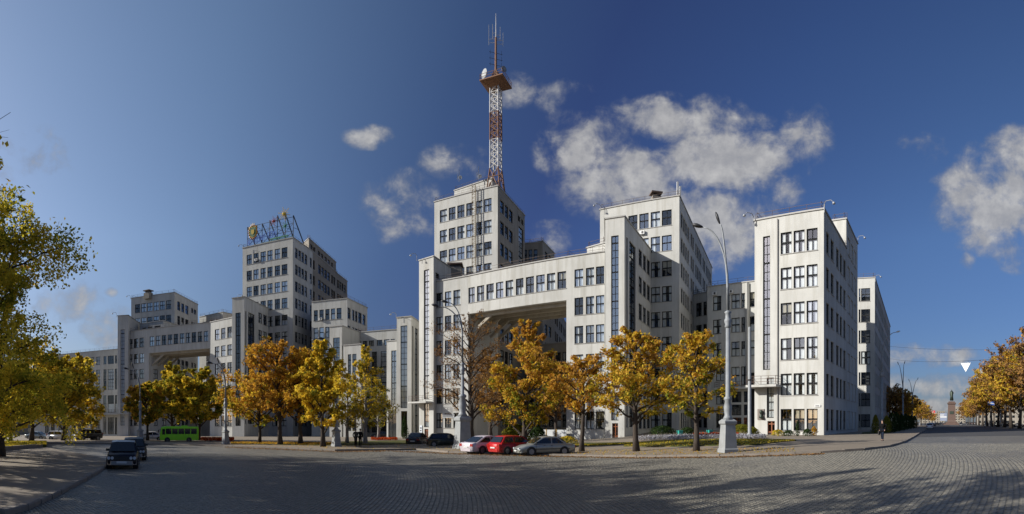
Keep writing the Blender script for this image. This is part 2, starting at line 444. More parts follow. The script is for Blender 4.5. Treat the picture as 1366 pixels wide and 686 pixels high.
# --- left gate block: stair bay, pier, bridge and pier
b = bldg('gate_block', 'pale six storey concrete block at left whose upper floor bridges a wide gateway', 240, 145)
volume(b, para(P(157, 149.9), P(171, 148.9), P(187, 162)), roofz(7), spec={0: [([(160.8, 166.2)], [(-1, 26.3)], 'strip')]}, rail=False)
cN = [P(171.2, 151), P(198.6, 146), P(280, 136.3), P(309.7, 130)]
lw = [(172.5, 176.8), (178.5, 183), (184.5, 192)]; lw = [(171.6, 176.9), (178.4, 184.1), (185.9, 191.9)]
rw = [(286.6, 292.6), (294.9, 300.8), (303.1, 309.3)]
volume(b, offs(cN[:2], 11), roofz(6), spec={0: [(lw, rows(0, 6), 'std')], 1: [(('s', [(2, 4), (6, 8)]), rows(0, 4), 'std')]})
volume(b, offs(cN[1:3], 11), roofz(6), z0=19.1, spec={0: [([(199 + 8.0 * i + .6, 199 + 8.0 * i + 6.7) for i in range(10)], [row(5)], 'std')], 2: [(('s', [(1 + 2.3 * i, 3 + 2.3 * i) for i in range(10)]), [row(5)], 'std')]}, skip=(1, 3), soff=True, curt=.75)
volume(b, offs(cN[2:], 11), roofz(6), spec={0: [(rw, rows(0, 6), 'std')]})
# soffit beams
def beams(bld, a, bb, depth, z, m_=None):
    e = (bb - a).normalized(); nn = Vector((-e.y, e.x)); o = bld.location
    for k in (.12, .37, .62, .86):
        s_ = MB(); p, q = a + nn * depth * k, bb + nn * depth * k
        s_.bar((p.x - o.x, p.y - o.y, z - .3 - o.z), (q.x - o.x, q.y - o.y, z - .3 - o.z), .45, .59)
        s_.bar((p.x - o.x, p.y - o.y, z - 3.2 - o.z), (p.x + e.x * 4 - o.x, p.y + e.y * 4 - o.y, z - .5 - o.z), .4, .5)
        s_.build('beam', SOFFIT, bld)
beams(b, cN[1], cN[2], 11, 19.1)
# --- far left wing with tall windows
b = bldg('office_wing', 'grey wing with tall two storey windows, leftmost part of the long facade', 140, 186)
fw = [(60, 66), (68, 73), (78, 84), (86, 91), (95, 101), (103, 107.5), (109, 113), (120.6, 125.8), (127.8, 133.8), (137.8, 142), (143.6, 151.9), (153.2, 156)]
volume(b, offs([P(45, 208), P(157.5, 184)], 14), 25.6, spec={0: [(fw, [(20.5, 23.4), (11.4, 18.7)], 'tall'), (fw, [(3.4, 9.4)], 'narrow'), (fw, [(-4.4, 1.6)], 'shop')]}, curt=.3)
s_ = MB(); p, q = P(118, 190), P(157, 182.5); o = b.location
s_.bar((p.x - o.x, p.y - o.y, 2.6 - o.z), (q.x - o.x, q.y - o.y, 2.6 - o.z), 2.5, .35); s_.build('canopy', TRIM, b)
# --- left rear tower
b = bldg('office_tower', 'nine storey concrete tower rising behind the left gateway, chimney on its front', 220, 160)
pw = [(180, 187), (188.2, 195), (196.3, 203.4), (204.7, 211.7), (213, 220), (221.4, 228.4)]
volume(b, para(P(175, 166), P(232.7, 158.5), P(264, 175)), roofz(9), spec={0: [(pw, rows(0, 9), 'std')], 1: [([(236.6, 240.4), (242, 245.8), (247.2, 251.3)], rows(0, 9), 'std'), ([(255.2, 258), (258.8, 261.6)], rows(2, 9, 1.6), 'small')]}, curt=.45)
volume(b, para(P(186, 158), P(218, 152.5), P(235, 159)), 29.5, spec={0: [([(190, 195), (197, 203), (206, 214)], [(27.0, 28.2)], 'small')]}, rail=False, curt=0)
volume(b, offs([P(266, 176), P(297, 168)], 9), 35.2, spec={0: [([(270, 276), (279, 285), (288, 293)], [(30.8, 33.2)], 'std')]})
def chimney(bld, px, R, z0, z1, w=2.2, cap=True):
    p = P(px, R); o = bld.location; s_ = MB()
    x, y = p.x - o.x, p.y - o.y
    s_.box((x - w / 2, y - w / 2, z0 - o.z), (x + w / 2, y + w / 2, z1 - .8 - o.z), 0)
    s_.box((x - w / 2 + .3, y - w / 2 + .3, z1 - .8 - o.z), (x + w / 2 - .3, y + w / 2 - .3, z1 - .25 - o.z), 1)
    s_.box((x - w / 2 - .2, y - w / 2 - .2, z1 - .25 - o.z), (x + w / 2 + .2, y + w / 2 + .2, z1 - o.z), 2)
    s_.build('chimney', [CONC_OLD, DARK, RUST], bld)
chimney(b, 198, 162.5, 38, 40.7, 2.0)
# --- sign tower with its stair wing and right wing
b = bldg('stepped_tower', 'stepped eleven storey tower at left centre carrying a lattice sign with a crest', 360, 140)
kw = [(329, 336), (338, 345), (347.5, 354.6), (356.6, 363.6), (366.4, 373.6), (375.6, 383.4)]
A_, B_, C_ = P(323.6, 144.8), P(390.7, 136.5), P(415.8, 147)
volume(b, para(A_, B_, P(417, 147.6)), roofz(11), spec={0: [(kw, rows(5, 11), 'std'), ([(363, 371), (374, 382)], rows(0, 5), 'std')],
      1: [([(393.7, 397.3), (398.1, 401.4), (402.3, 405.6), (406.5, 409.8), (413.5, 416)], rows(0, 11), 'std')]}, curt=.4)
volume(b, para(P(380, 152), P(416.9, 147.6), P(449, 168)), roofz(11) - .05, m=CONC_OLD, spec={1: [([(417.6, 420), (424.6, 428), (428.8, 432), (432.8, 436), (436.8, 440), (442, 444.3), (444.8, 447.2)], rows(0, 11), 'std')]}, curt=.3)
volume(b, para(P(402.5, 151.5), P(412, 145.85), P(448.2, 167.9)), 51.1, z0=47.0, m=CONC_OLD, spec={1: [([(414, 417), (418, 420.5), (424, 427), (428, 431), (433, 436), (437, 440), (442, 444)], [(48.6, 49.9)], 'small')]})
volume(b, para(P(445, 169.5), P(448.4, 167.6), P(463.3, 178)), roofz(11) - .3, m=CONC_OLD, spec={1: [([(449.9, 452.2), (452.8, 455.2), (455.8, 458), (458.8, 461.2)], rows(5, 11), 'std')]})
volume(b, para(P(309.8, 128.6), P(325.8, 126.9), P(364, 143)), roofz(7), spec={0: [([(314, 321)], [(-1, 26.6)], 'strip')],
      1: [([(327.3, 328.8)], [(-.5, 27)], 'narrow'), ([(330.8, 339.5)], [(-.5, 27)], 'strip'), ([(344.8, 349.6), (351.3, 356), (357.8, 362.2)], rows(0, 7), 'std')]}, rail=False)
Lp = [P(415.8, 132.7), P(463.3, 128.6), P(490, 139.4), P(447, 158)]
volume(b, Lp, roofz(7), spec={0: [([(418.5, 424), (426, 431.8), (433.8, 439.6), (441.4, 447), (449, 455.5)], rows(0, 7), 'std')], 1: [([(463.7, 467.6), (470, 472.8), (473.8, 477), (478, 482.3), (483.7, 487.6)], rows(0, 7), 'std')]}, curt=.45)
# --- middle link
b = bldg('link_building', 'low recessed concrete link with two tall stair bays between the two towers', 500, 118)
volume(b, offs([P(476, 126), P(531, 121.6)], 12), 21.5, spec={0: [([(478.5, 482), (483.8, 490), (492, 499), (502.5, 510), (512, 519.5), (521, 527)], [(17.9, 19.3)], 'small'), ([(486, 493), (496, 503), (507.8, 515.6)], [(5.5, 16.6)], 'tall'), ([(486, 493), (496, 503), (507.8, 515.6)], [(-2.5, 3.6)], 'shop')]})
volume(b, para(P(439.6, 118.5), P(456, 117), P(483.5, 127)), 21.5, spec={0: [([(444.3, 453.2)], [(-1.2, 18.9)], 'strip')]}, rail=False)
volume(b, para(P(458, 116.5), P(481.5, 114.3), P(486, 125)), 17.0, spec={0: [([(464, 468.5), (470, 475.5)], [(6, 14.9)], 'tall'), ([(464, 468.5), (470, 475.5)], [(-2, 3.8)], 'shop')]}, rail=False)
volume(b, para(P(515.8, 110.5), P(531, 109), P(536, 121)), 17.0, spec={0: [([(521.8, 528.8)], [(3.6, 14.9)], 'strip'), ([(517.8, 528.8)], [(-3.2, 2.4)], 'shop')]}, rail=False)
volume(b, para(P(529.3, 108), P(548.5, 106.7), P(561, 113.5)), 21.5, spec={0: [([(534.2, 543.2)], [(2.8, 19.7)], 'strip'), ([(535, 543.2)], [(-3, 2.2)], 'shop')], 1: [([(550, 551.8), (553.8, 557.6)], [(-3, 19.7)], 'strip')]}, rail=False)
# --- mast tower block
b = bldg('mast_tower_block', 'bright eleven storey tower above a bridged gateway, radio mast on its roof', 665, 95)
volume(b, para(P(559, 98.5), P(578.3, 95.9), P(604, 104)), roofz(7), spec={0: [([(565.4, 572.4)], [(4.2, 28.2)], 'strip'), ([(565.6, 572.2)], [(-1.0, 3.4)], 'strip'), ([(566.2, 571.4)], [(-3.1, -1.3)], 'door')], 1: [([(581, 586)], [(26.6, 27.6)], 'small')]}, rail=False)
cF = [P(579.5, 97), P(624.5, 92.9), P(755.6, 82.3), P(806.8, 79.6)]
lw = [(581.8, 590), (593.3, 602), (604.7, 614)]; rw = [(766.3, 778), (781.5, 792.6), (794.8, 806)]
bw = [(x0 / 3.43 + 540, x1 / 3.43 + 540) for x0, x1 in ((287, 320), (330, 363), (373, 407), (417, 451), (461, 496), (508, 543), (554, 591), (601, 640), (650, 688), (698, 738))]
volume(b, offs(cF[:2], 11), roofz(6), spec={0: [(lw, rows(0, 6), 'std')]}, curt=.55)
volume(b, offs(cF[1:3], 11), roofz(6), z0=19.1, spec={0: [(bw, [row(5)], 'std')], 2: [(('s', [(1 + 2.2 * i, 2.9 + 2.2 * i) for i in range(9)]), [row(5)], 'std')]}, skip=(1, 3), soff=True, curt=.9)
volume(b, offs(cF[2:], 11), roofz(6), spec={0: [(rw, rows(0, 6), 'std')], 3: [(('s', [(3, 5)]), rows(0, 4), 'std')]}, curt=.8)
beams(b, cF[1], cF[2], 11, 19.1)
hw = [(x0 / 3.43 + 540, x1 / 3.43 + 540) for x0, x1 in ((160, 193), (201, 232), (240, 273), (281, 314), (326, 355), (363, 397))]
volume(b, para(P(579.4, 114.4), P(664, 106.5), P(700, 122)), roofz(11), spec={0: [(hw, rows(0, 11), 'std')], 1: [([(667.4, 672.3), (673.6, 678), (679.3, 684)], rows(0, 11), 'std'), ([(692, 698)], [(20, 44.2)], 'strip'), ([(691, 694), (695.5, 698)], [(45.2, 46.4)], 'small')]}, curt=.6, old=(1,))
volume(b, para(P(606, 117), P(656.5, 111), P(672, 118)), 51.6, z0=47.5, spec={1: [(('s', [(1.5, 3)]), [(48.2, 50.2)], 'small')]}, rail=True)
volume(b, para(P(597, 108.5), P(655, 102.5), P(663, 106)), 29.6, spec={0: [([(612, 620), (624, 630)], [(27.2, 28.4)], 'small')]}, rail=False, curt=0)
chimney(b, 607.5, 104.5, 25, 31.3, 2.6)
volume(b, para(P(783, 87), P(808, 84.5), P(812, 90)), 28.9, rail=True)
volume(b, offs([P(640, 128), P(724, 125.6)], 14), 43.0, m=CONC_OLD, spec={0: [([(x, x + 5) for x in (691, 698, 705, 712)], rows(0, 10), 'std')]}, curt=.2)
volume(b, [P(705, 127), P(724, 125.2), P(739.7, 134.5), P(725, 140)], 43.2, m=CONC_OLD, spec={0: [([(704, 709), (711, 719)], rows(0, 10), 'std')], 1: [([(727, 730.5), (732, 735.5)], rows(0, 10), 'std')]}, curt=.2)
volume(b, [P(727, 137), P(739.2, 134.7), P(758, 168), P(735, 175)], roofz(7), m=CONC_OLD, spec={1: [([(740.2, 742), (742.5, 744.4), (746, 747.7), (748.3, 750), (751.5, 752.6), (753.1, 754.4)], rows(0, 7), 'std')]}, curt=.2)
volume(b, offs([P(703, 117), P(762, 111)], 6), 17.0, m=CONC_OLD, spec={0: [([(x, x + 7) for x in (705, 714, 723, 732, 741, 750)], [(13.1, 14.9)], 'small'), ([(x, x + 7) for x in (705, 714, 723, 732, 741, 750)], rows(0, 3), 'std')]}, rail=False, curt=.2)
# --- big block right of the gateway
b = bldg('office_block', 'nine storey block right of the gateway with a lower stair wing in front', 880, 88)
volume(b, para(P(800.4, 96.7), P(906.2, 90.7), P(949.8, 133.4)), roofz(9), spec={0: [([(838.2, 850.4)], [row(8)], 'std'), ([(852.8, 865.3)], rows(7, 9), 'std'), ([(868, 880.5), (882.8, 896)], rows(0, 9), 'std')],
      1: [(groups(43, (4, 2, 4, 2, 4, 4), 1.75, .4, 1.8, 1.6), rows(0, 9), 'std')]}, curt=.7)
volume(b, [P(807.3, 78.3), P(833, 77.2), P(869.5, 93.2), P(807.8, 96.2)], roofz(7), spec={0: [([(815.2, 825.2)], [(5, 27.6)], 'strip'), ([(815.2, 825.2)], [(.2, 4.2)], 'strip'), ([(816.5, 824.5)], [(-2.75, -.2)], 'door')],
      1: [([(835.6, 837.6)], [(-.8, 27.6)], 'narrow'), ([(839.6, 848)], [(-.8, 27.6)], 'strip'), ([(852.1, 856.6), (858, 862), (863.2, 867.3)], rows(0, 7), 'std')]}, curt=.5, rail=False)
chimney(b, 875, 94, 37, 41.0, 1.6)
# --- link between the big block and the corner block
b = bldg('entrance_link', 'recessed six storey entrance link left of the corner block, glazed portal below', 975, 98)
cw = [(951, 962.2)]; cw2 = [(970.2, 973.4), (988.8, 993.8)]; cw3 = [(975.4, 986.6)]; cw4 = [(1000, 1008.4)]
volume(b, offs([P(943.6, 99.8), P(1010.5, 95.4)], 14), 25.7, spec={0: [(cw + cw3 + cw4, rows(3, 6), 'std'), (cw2, rows(3, 6), 'narrow'), (cw3, [(6.8, 10.2)], 'std'), ([(988.6, 995.6)], [(6.8, 10.2)], 'std'),
       ([(955, 966)], rows(0, 3), 'std'), ([(976, 989), (992, 997)], [(3.6, 5.6), (1.2, 3.2)], 'shop'), ([(976, 989), (992, 997)], [(-2, .8)], 'door'), ([(1000, 1008.5)], [(-2, 9)], 'hole')]}, curt=.75)
volume(b, offs([P(924.2, 105.5), P(944.5, 102.8)], 10), 25.5, spec={0: [([(928.2, 936), (938, 942.8)], rows(0, 6), 'std')]}, curt=.3)
# --- corner block
b = bldg('corner_block', 'bright six storey corner block at right with a stair window beside triple windows', 1080, 66)
q0, q1, q2 = P(1006.6, 67.4), P(1099, 63.7), P(1128.9, 78.1)
bl = [(x0 / 1.906 + 920, x1 / 1.906 + 920) for x0, x1 in ((229, 257), (262, 290), (295, 323))]
volume(b, para(q0, q1, q2), roofz(6), spec={0: [([(1017.8, 1027.2)], [(6.6, 23.6)], 'strip'), ([(1022.8, 1032.2)], [(.5, 5.6)], 'strip'), ([(1023.8, 1033.6)], [(-1.75, .1)], 'door'), ([(a + 1.2, c + 1.2) for a, c in bl], [row(0)] + rows(1, 6), 'std')],
      1: [([(1102.3, 1106.2), (1108.3, 1112.3), (1115.6, 1119.1), (1120.6, 1123.6), (1125.2, 1128.2)], rows(0, 6), 'std')]}, curt=.95)
volume(b, para(P(1110, 79), P(1128.9, 78.15), P(1144, 89.2)), roofz(7), spec={1: [([(1130.7, 1134), (1135.2, 1138), (1139.3, 1142)], rows(0, 7), 'std')]}, curt=.5)
volume(b, [P(1129.5, 79.5), P(1143.2, 89.3), Vector((48.5, 84)), Vector((41.5, 72))], 31.0, rail=False, cap=False)  # unseen rear volume, added so its shadow falls on the end block
# --- far right block
b = bldg('end_block', 'narrow seven storey grey block at the far right end, behind the corner block', 1160, 112)
volume(b, para(P(1136, 111), P(1167, 110), P(1187.5, 167)), roofz(7), spec={0: [([(1148.6, 1160.8)], rows(0, 7), 'std'), ([(1145.5, 1147.8)], rows(0, 7), 'narrow')],
      1: [(groups(56, (3, 4, 4, 4, 4, 4), 1.6, .5, 1.9, 1.2), rows(0, 7), 'std')]}, curt=.4)
# ---------------------------------------------------------------- the square, roads and pavements
def cobble_fn(n_):
    g = n_.n('ShaderNodeNewGeometry'); p = g.outputs['Position']
    sp = n_.n('ShaderNodeSeparateXYZ'); n_.l(p, sp.inputs[0])
    # courses follow gentle arcs round a centre beyond the left edge
    cx, cy = -60.0, 10.0
    dx = n_.m('SUBTRACT', sp.outputs[0], cx); dy = n_.m('SUBTRACT', sp.outputs[1], cy)
    rr = n_.m('SQRT', n_.m('ADD', n_.m('MULTIPLY', dx, dx), n_.m('MULTIPLY', dy, dy)))
    aa = n_.m('MULTIPLY', n_.m('ARCTAN2', dy, dx), 70)
    cb = n_.n('ShaderNodeCombineXYZ'); n_.l(aa, cb.inputs[0]); n_.l(rr, cb.inputs[1])
    br = n_.n('ShaderNodeTexBrick'); n_.l(cb.outputs[0], br.inputs['Vector'])
    br.inputs['Scale'].default_value = 1; br.inputs['Brick Width'].default_value = .2; br.inputs['Row Height'].default_value = .14; br.inputs['Mortar Size'].default_value = .02
    br.inputs['Color1'].default_value = (.15, .14, .118, 1); br.inputs['Color2'].default_value = (.29, .268, .22, 1); br.inputs['Mortar'].default_value = (.06, .055, .047, 1); br.inputs['Bias'].default_value = -.2
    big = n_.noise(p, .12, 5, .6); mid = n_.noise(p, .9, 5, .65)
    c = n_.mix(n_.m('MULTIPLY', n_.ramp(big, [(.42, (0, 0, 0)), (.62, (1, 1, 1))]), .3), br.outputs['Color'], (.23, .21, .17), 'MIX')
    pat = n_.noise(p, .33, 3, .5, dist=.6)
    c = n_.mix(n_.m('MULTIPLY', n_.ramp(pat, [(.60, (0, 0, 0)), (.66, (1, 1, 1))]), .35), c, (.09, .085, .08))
    c = n_.mix(1.0, c, n_.ramp(mid, [(.25, (.72, .72, .74)), (.75, (1.2, 1.18, 1.12))]), 'MULTIPLY')
    return bsdf(n_, c, n_.m('MULTIPLY_ADD', mid, .3, .42), spec=.5, bump=br.outputs['Fac'], bs=-.6, bd=.02)
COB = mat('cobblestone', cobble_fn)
def asph(name, col, var=.25, sc=.5):
    def fn(n_):
        g = n_.n('ShaderNodeNewGeometry'); p = g.outputs['Position']
        a = n_.noise(p, sc, 5, .65); f = n_.noise(p, 30, 3, .7)
        c = n_.mix(a, tuple(x * (1 - var) for x in col), tuple(x * (1 + var) for x in col))
        c = n_.mix(n_.m('MULTIPLY', f, .35), c, tuple(x * .55 for x in col))
        return bsdf(n_, c, .85, spec=.3, bump=f, bs=.4, bd=.01)
    return mat(name, fn)
ASPH = asph('asphalt_pavement', (.26, .214, .16))
ROAD = asph('road_asphalt', (.085, .083, .082))
EARTH = asph('earth', (.10, .085, .06))
KERB = simple('granite_kerb', (.20, .17, .14), .85, var=.35, scale=2.5)
def grass_fn(n_):
    g = n_.n('ShaderNodeNewGeometry'); p = g.outputs['Position']
    a = n_.noise(p, 1.2, 6, .7); b_ = n_.noise(p, 14, 3, .7)
    c = n_.ramp(a, [(.3, (.04, .065, .015)), (.5, (.075, .085, .02)), (.62, (.22, .15, .035))])
    c = n_.mix(n_.m('MULTIPLY', b_, .5), c, (.02, .03, .01)); return bsdf(n_, c, .9, spec=.2, bump=b_, bs=.6, bd=.05)
GRASS = mat('autumn_grass', grass_fn)

gm_ = MB()   # the whole ground as one polar sheet out to the horizon
rings = [0, 2, 4, 6, 8, 10, 12, 14, 17, 20, 24, 28, 33, 38, 44, 50, 58, 66, 76, 86, 98, 110, 125, 140, 160, 180, 205, 260, 400, 800, 2000, 5000]
na = 240
vs = []
for r in rings:
    for k in range(na):
        a = 2 * math.pi * k / na; x, y = r * math.sin(a), r * math.cos(a); vs.append((x, y, ground(x, y)))
fs = []; ms = []
for i in range(len(rings) - 1):
    for k in range(na):
        a = i * na + k; b_ = i * na + (k + 1) % na; fs.append((a, a + na, b_ + na, b_)); ms.append(0 if rings[i] < 205 else 1)
gm_.v = vs; gm_.f = fs; gm_.m = ms
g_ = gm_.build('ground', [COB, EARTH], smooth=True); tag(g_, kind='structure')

def interp(tab, x):
    if x <= tab[0][0]: return tab[0][1]
    for (a, va), (b_, vb) in zip(tab, tab[1:]):
        if x <= b_: return va + (vb - va) * (x - a) / (b_ - a)
    return tab[-1][1]
def strip(name, px0, px1, fr, bk, dz, m_, step=6, kerb=None, nr=6, kind='structure', skirt=True, build=True):
    """sheet lying on the ground between two edges given as R against px"""
    s_ = MB(); n = max(1, int(round((px1 - px0) / step))); cols = []
    for i in range(n + 1):
        px = px0 + (px1 - px0) * i / n; a, b_ = fr(px), bk(px); col_ = []
        for j in range(nr + 1):
            t = j / nr; r = a * (b_ / a) ** t if b_ > a else a; p = P(px, r); col_.append((p.x, p.y, ground(p.x, p.y) + dz))
        cols.append(col_)
    for i in range(n):
        for j in range(nr): s_.quad(cols[i][j], cols[i + 1][j], cols[i + 1][j + 1], cols[i][j + 1])
        if skirt:
            for j in (0, nr):
                a, b_ = cols[i][j], cols[i + 1][j]; lo = lambda q: (q[0], q[1], q[2] - dz - .05)
                s_.quad(lo(a), lo(b_), b_, a) if j == 0 else s_.quad(a, b_, lo(b_), lo(a))
    if skirt:
        for cc, fl in ((cols[0], 1), (cols[-1], 0)):
            for j in range(nr):
                a, b_ = cc[j], cc[j + 1]; lo = lambda q: (q[0], q[1], q[2] - dz - .05)
                s_.quad(a, b_, lo(b_), lo(a))
    if not build: return s_
    o_ = s_.build(name, m_); tag(o_, kind=kind); return o_
def edge(tab):       # (px,py) table -> R(px)
    t2 = [(px, 1 / S(px, py)) for px, py in tab]
    return lambda px: 1 / interp(t2, px)
far_kerb = edge([(-60, 591), (60, 592), (150, 593), (215, 593.5), (300, 596), (380, 599), (450, 602), (520, 601), (560, 600.5), (598, 604.5), (640, 606), (700, 607.5), (770, 609), (850, 610.5), (971, 609.5), (1040, 607.5), (1100, 605), (1150, 601.5), (1185, 597), (1205, 591), (1218, 584), (1228, 577.5), (1236, 573), (1241, 569.5)])
strip('pavement', -60, 1236, far_kerb, lambda px: 230, .13, ASPH, step=5, nr=14)
def kerb_line(fn, px0, px1, w=.22, dz=.16, name='kerb', seg=1.5, m_=None, inner=True):
    pts = []; n = int((px1 - px0) * 2)
    for i in range(n + 1):
        px = px0 + (px1 - px0) * i / n; pts.append(P(px, fn(px)))
    res = [pts[0]]; 
    for p in pts[1:]:
        while (p - res[-1]).length > seg: res.append(res[-1] + (p - res[-1]).normalized() * seg)
    return res
s_ = MB(); ks = kerb_line(far_kerb, -60, 1240)
for i, (a, b_) in enumerate(zip(ks, ks[1:])):
    d = (b_ - a); e = d.normalized(); nn = Vector((-e.y, e.x)); gz = ground(a.x, a.y); gz2 = ground(b_.x, b_.y); h = .15 + .012 * math.sin(i * 1.7)
    a2 = a + e * .015; b2 = b_ - e * .015
    q = [a2 - nn * .12, b2 - nn * .12, b2 + nn * .12, a2 + nn * .12]; zz = [gz, gz2, gz2, gz]
    lo = [(v.x, v.y, z - .1) for v, z in zip(q, zz)]; hi = [(v.x, v.y, z + h) for v, z in zip(q, zz)]
    s_.poly(hi)
    for k in range(4): s_.quad(lo[k], lo[(k + 1) % 4], hi[(k + 1) % 4], hi[k])
tag(s_.build('kerb', KERB), kind='structure')
# asphalt carriageway of the street at right
strip('road', 1180, 1420, edge([(1180, 584), (1240, 583), (1420, 581)]), lambda px: 600, .006, ROAD, nr=10, skirt=False)
# left foreground pavement tongue with its kerb stones and raised bed
lk = edge([(-80, 700), (20, 686), (60, 668), (100, 648), (125, 634), (140, 624), (144, 618)])
lb = edge([(-80, 604), (0, 604), (60, 598.5), (100, 606), (130, 612), (144, 617.5)])
strip('pavement', -80, 144, lk, lambda px: max(lb(px), lk(px) + .05), .14, ASPH, step=2, nr=8)
ks = kerb_line(lk, 0, 144, seg=1.1)
pv = [o for o in COL.objects if o.name == 'pavement.001'][0]
for i, (a, b_) in enumerate(zip(ks, ks[1:])):
    s_ = MB(); d = (b_ - a); e = d.normalized(); nn = Vector((-e.y, e.x)); gz = ground(a.x, a.y); h = .17 + random.uniform(-.01, .015)
    a2 = a + e * .02 + nn * random.uniform(-.01, .02); b2 = b_ - e * .02 + nn * random.uniform(-.01, .02)
    q0_ = [a2 - nn * .16, b2 - nn * .16, b2 + nn * .1, a2 + nn * .1]; q1_ = [a2 - nn * .13, b2 - nn * .13, b2 + nn * .1, a2 + nn * .1]
    lo = [(v.x, v.y, gz - .1) for v in q0_]; md = [(v.x, v.y, gz + h - .04) for v in q0_]; hi = [(v.x, v.y, gz + h) for v in q1_]
    s_.loft([lo, md, hi]); s_.build('kerb_stone', KERB, pv)
# raised leafy bed behind a low wall
bed_f = edge([(-80, 608), (0, 604), (30, 601), (62, 598.5)]); bed_b = edge([(-80, 592), (62, 592.5)])
strip('flower_bed', -80, 62, bed_f, bed_b, .42, GRASS, step=4, nr=4)
s_ = MB(); ks = kerb_line(bed_f, -80, 62, seg=1.6)
for a, b_ in zip(ks, ks[1:]):
    gz = ground(a.x, a.y); s_.bar((a.x, a.y, gz + .22), (b_.x, b_.y, ground(b_.x, b_.y) + .22), .3, .5)
tag(s_.build('retaining_wall', KERB), 'low concrete wall holding the leafy bed at the left edge', 'wall')
# lawns
def lawn(px0, px1, f, b_, name='lawn', dz=.2, m_=None): return strip(name, px0, px1, edge(f), edge(b_), dz, m_ or GRASS, step=3, nr=3)
lawn(62 + 246, 446, [(308, 594), (446, 596.5)], [(308, 591.5), (446, 592)])
lawn(455, 560, [(455, 596.5), (560, 594)], [(455, 591), (560, 589)])
lawn(640, 860, [(640, 597), (755, 598), (815, 596), (860, 593)], [(640, 592), (755, 592.5), (860, 592)])
lawn(832, 1062, [(832, 598), (900, 598.5), (1010, 596.5), (1062, 590.5)], [(832, 593), (900, 589), (1000, 588.5), (1062, 589.8)])
lawn(1150, 1205, [(1150, 580.5), (1188, 579), (1205, 575)], [(1150, 578.5), (1205, 573)])
# ---------------------------------------------------------------- trees
def leaf_mat(name, stops, trans=.45):
    def fn(n_):
        a = n_.n('ShaderNodeAttribute'); a.attribute_name = 'tone'
        c = n_.ramp(a.outputs['Fac'], stops)
        d = n_.n('ShaderNodeBsdfDiffuse'); t = n_.n('ShaderNodeBsdfTranslucent'); n_.l(c, d.inputs[0])
        n_.l(n_.mix(1.0, c, (1.15, 1.05, .7), 'MULTIPLY'), t.inputs[0])
        mx = n_.n('ShaderNodeMixShader'); mx.inputs[0].default_value = trans; n_.l(d.outputs[0], mx.inputs[1]); n_.l(t.outputs[0], mx.inputs[2])
        return mx.outputs[0]
    return mat(name, fn)
G1, G2, Y1, Y2, O1, O2, B1, B2 = (.06, .09, .018), (.20, .24, .035), (.68, .50, .06), (.84, .66, .09), (.62, .36, .06), (.42, .23, .06), (.24, .13, .055), (.14, .085, .05)
L_ORANGE = leaf_mat('leaves_orange', [(0, G2), (.18, (.22, .16, .03)), (.4, O2), (.65, O1), (.85, (.5, .28, .04)), (1, Y1)])
L_YELLOW = leaf_mat('leaves_yellow', [(0, G1), (.2, G2), (.42, (.30, .24, .03)), (.7, Y1), (1, Y2)])
L_MIXED = leaf_mat('leaves_mixed', [(0, G1), (.25, G2), (.42, (.28, .22, .03)), (.62, Y1), (.8, O1), (1, O2)])
L_OLIVE = leaf_mat('leaves_olive', [(0, G1), (.3, (.13, .15, .03)), (.58, (.26, .25, .04)), (.8, (.50, .38, .05)), (1, Y2)], .5)
L_EDGE = leaf_mat('leaves_yellow_green', [(0, (.09, .13, .02)), (.35, (.22, .27, .04)), (.65, (.52, .46, .06)), (1, (.85, .68, .10))], .62)
L_BROWN = leaf_mat('leaves_brown', [(0, B2), (.5, B1), (.85, (.24, .13, .05)), (1, O2)], .2)
L_DARK = leaf_mat('leaves_dark', [(0, (.012, .025, .01)), (.6, (.03, .05, .018)), (1, (.06, .08, .02))], .2)
L_THUJA = leaf_mat('leaves_thuja', [(0, (.05, .07, .01)), (.5, (.14, .14, .02)), (1, (.26, .22, .03))], .3)
def bark_fn(c0, c1):
    def fn(n_):
        g = n_.n('ShaderNodeNewGeometry'); mp = n_.n('ShaderNodeMapping'); mp.inputs['Scale'].default_value = (6, 6, 1.2); n_.l(g.outputs['Position'], mp.inputs[0])
        a = n_.noise(mp.outputs[0], 2, 5, .7); return bsdf(n_, n_.mix(a, c0, c1), .9, spec=.2, bump=a, bs=.6, bd=.05)
    return fn
BARK = mat('bark', bark_fn((.025, .02, .016), (.10, .08, .065)))
BIRCH = mat('pale_bark', bark_fn((.12, .11, .10), (.42, .40, .37)))

def leaf_cloud(name, cen, nrm_, size, tone, m_, flat=.0):
    """diamond shaped folded leaves, one quad each"""
    n = len(cen); d = nrm_
    a = rng.normal(size=(n, 3)); a -= (a * d).sum(1, keepdims=True) * d; a /= np.linalg.norm(a, axis=1, keepdims=True) + 1e-9
    b_ = np.cross(d, a); s_ = size[:, None]
    v = np.empty((n, 4, 3)); v[:, 0] = cen - a * s_; v[:, 1] = cen + b_ * s_ * .62 + d * s_ * .15; v[:, 2] = cen + a * s_; v[:, 3] = cen - b_ * s_ * .62 + d * s_ * .15
    me = bpy.data.meshes.new(name); me.vertices.add(n * 4); me.vertices.foreach_set('co', v.reshape(-1))
    me.loops.add(n * 4); me.loops.foreach_set('vertex_index', np.arange(n * 4, dtype=np.int32))
    me.polygons.add(n); me.polygons.foreach_set('loop_start', np.arange(0, n * 4, 4, dtype=np.int32))
    at = me.attributes.new('tone', 'FLOAT', 'FACE'); at.data.foreach_set('value', np.clip(tone, 0, 1).astype(np.float32))
    me.materials.append(m_); me.update(); me.validate(); return me

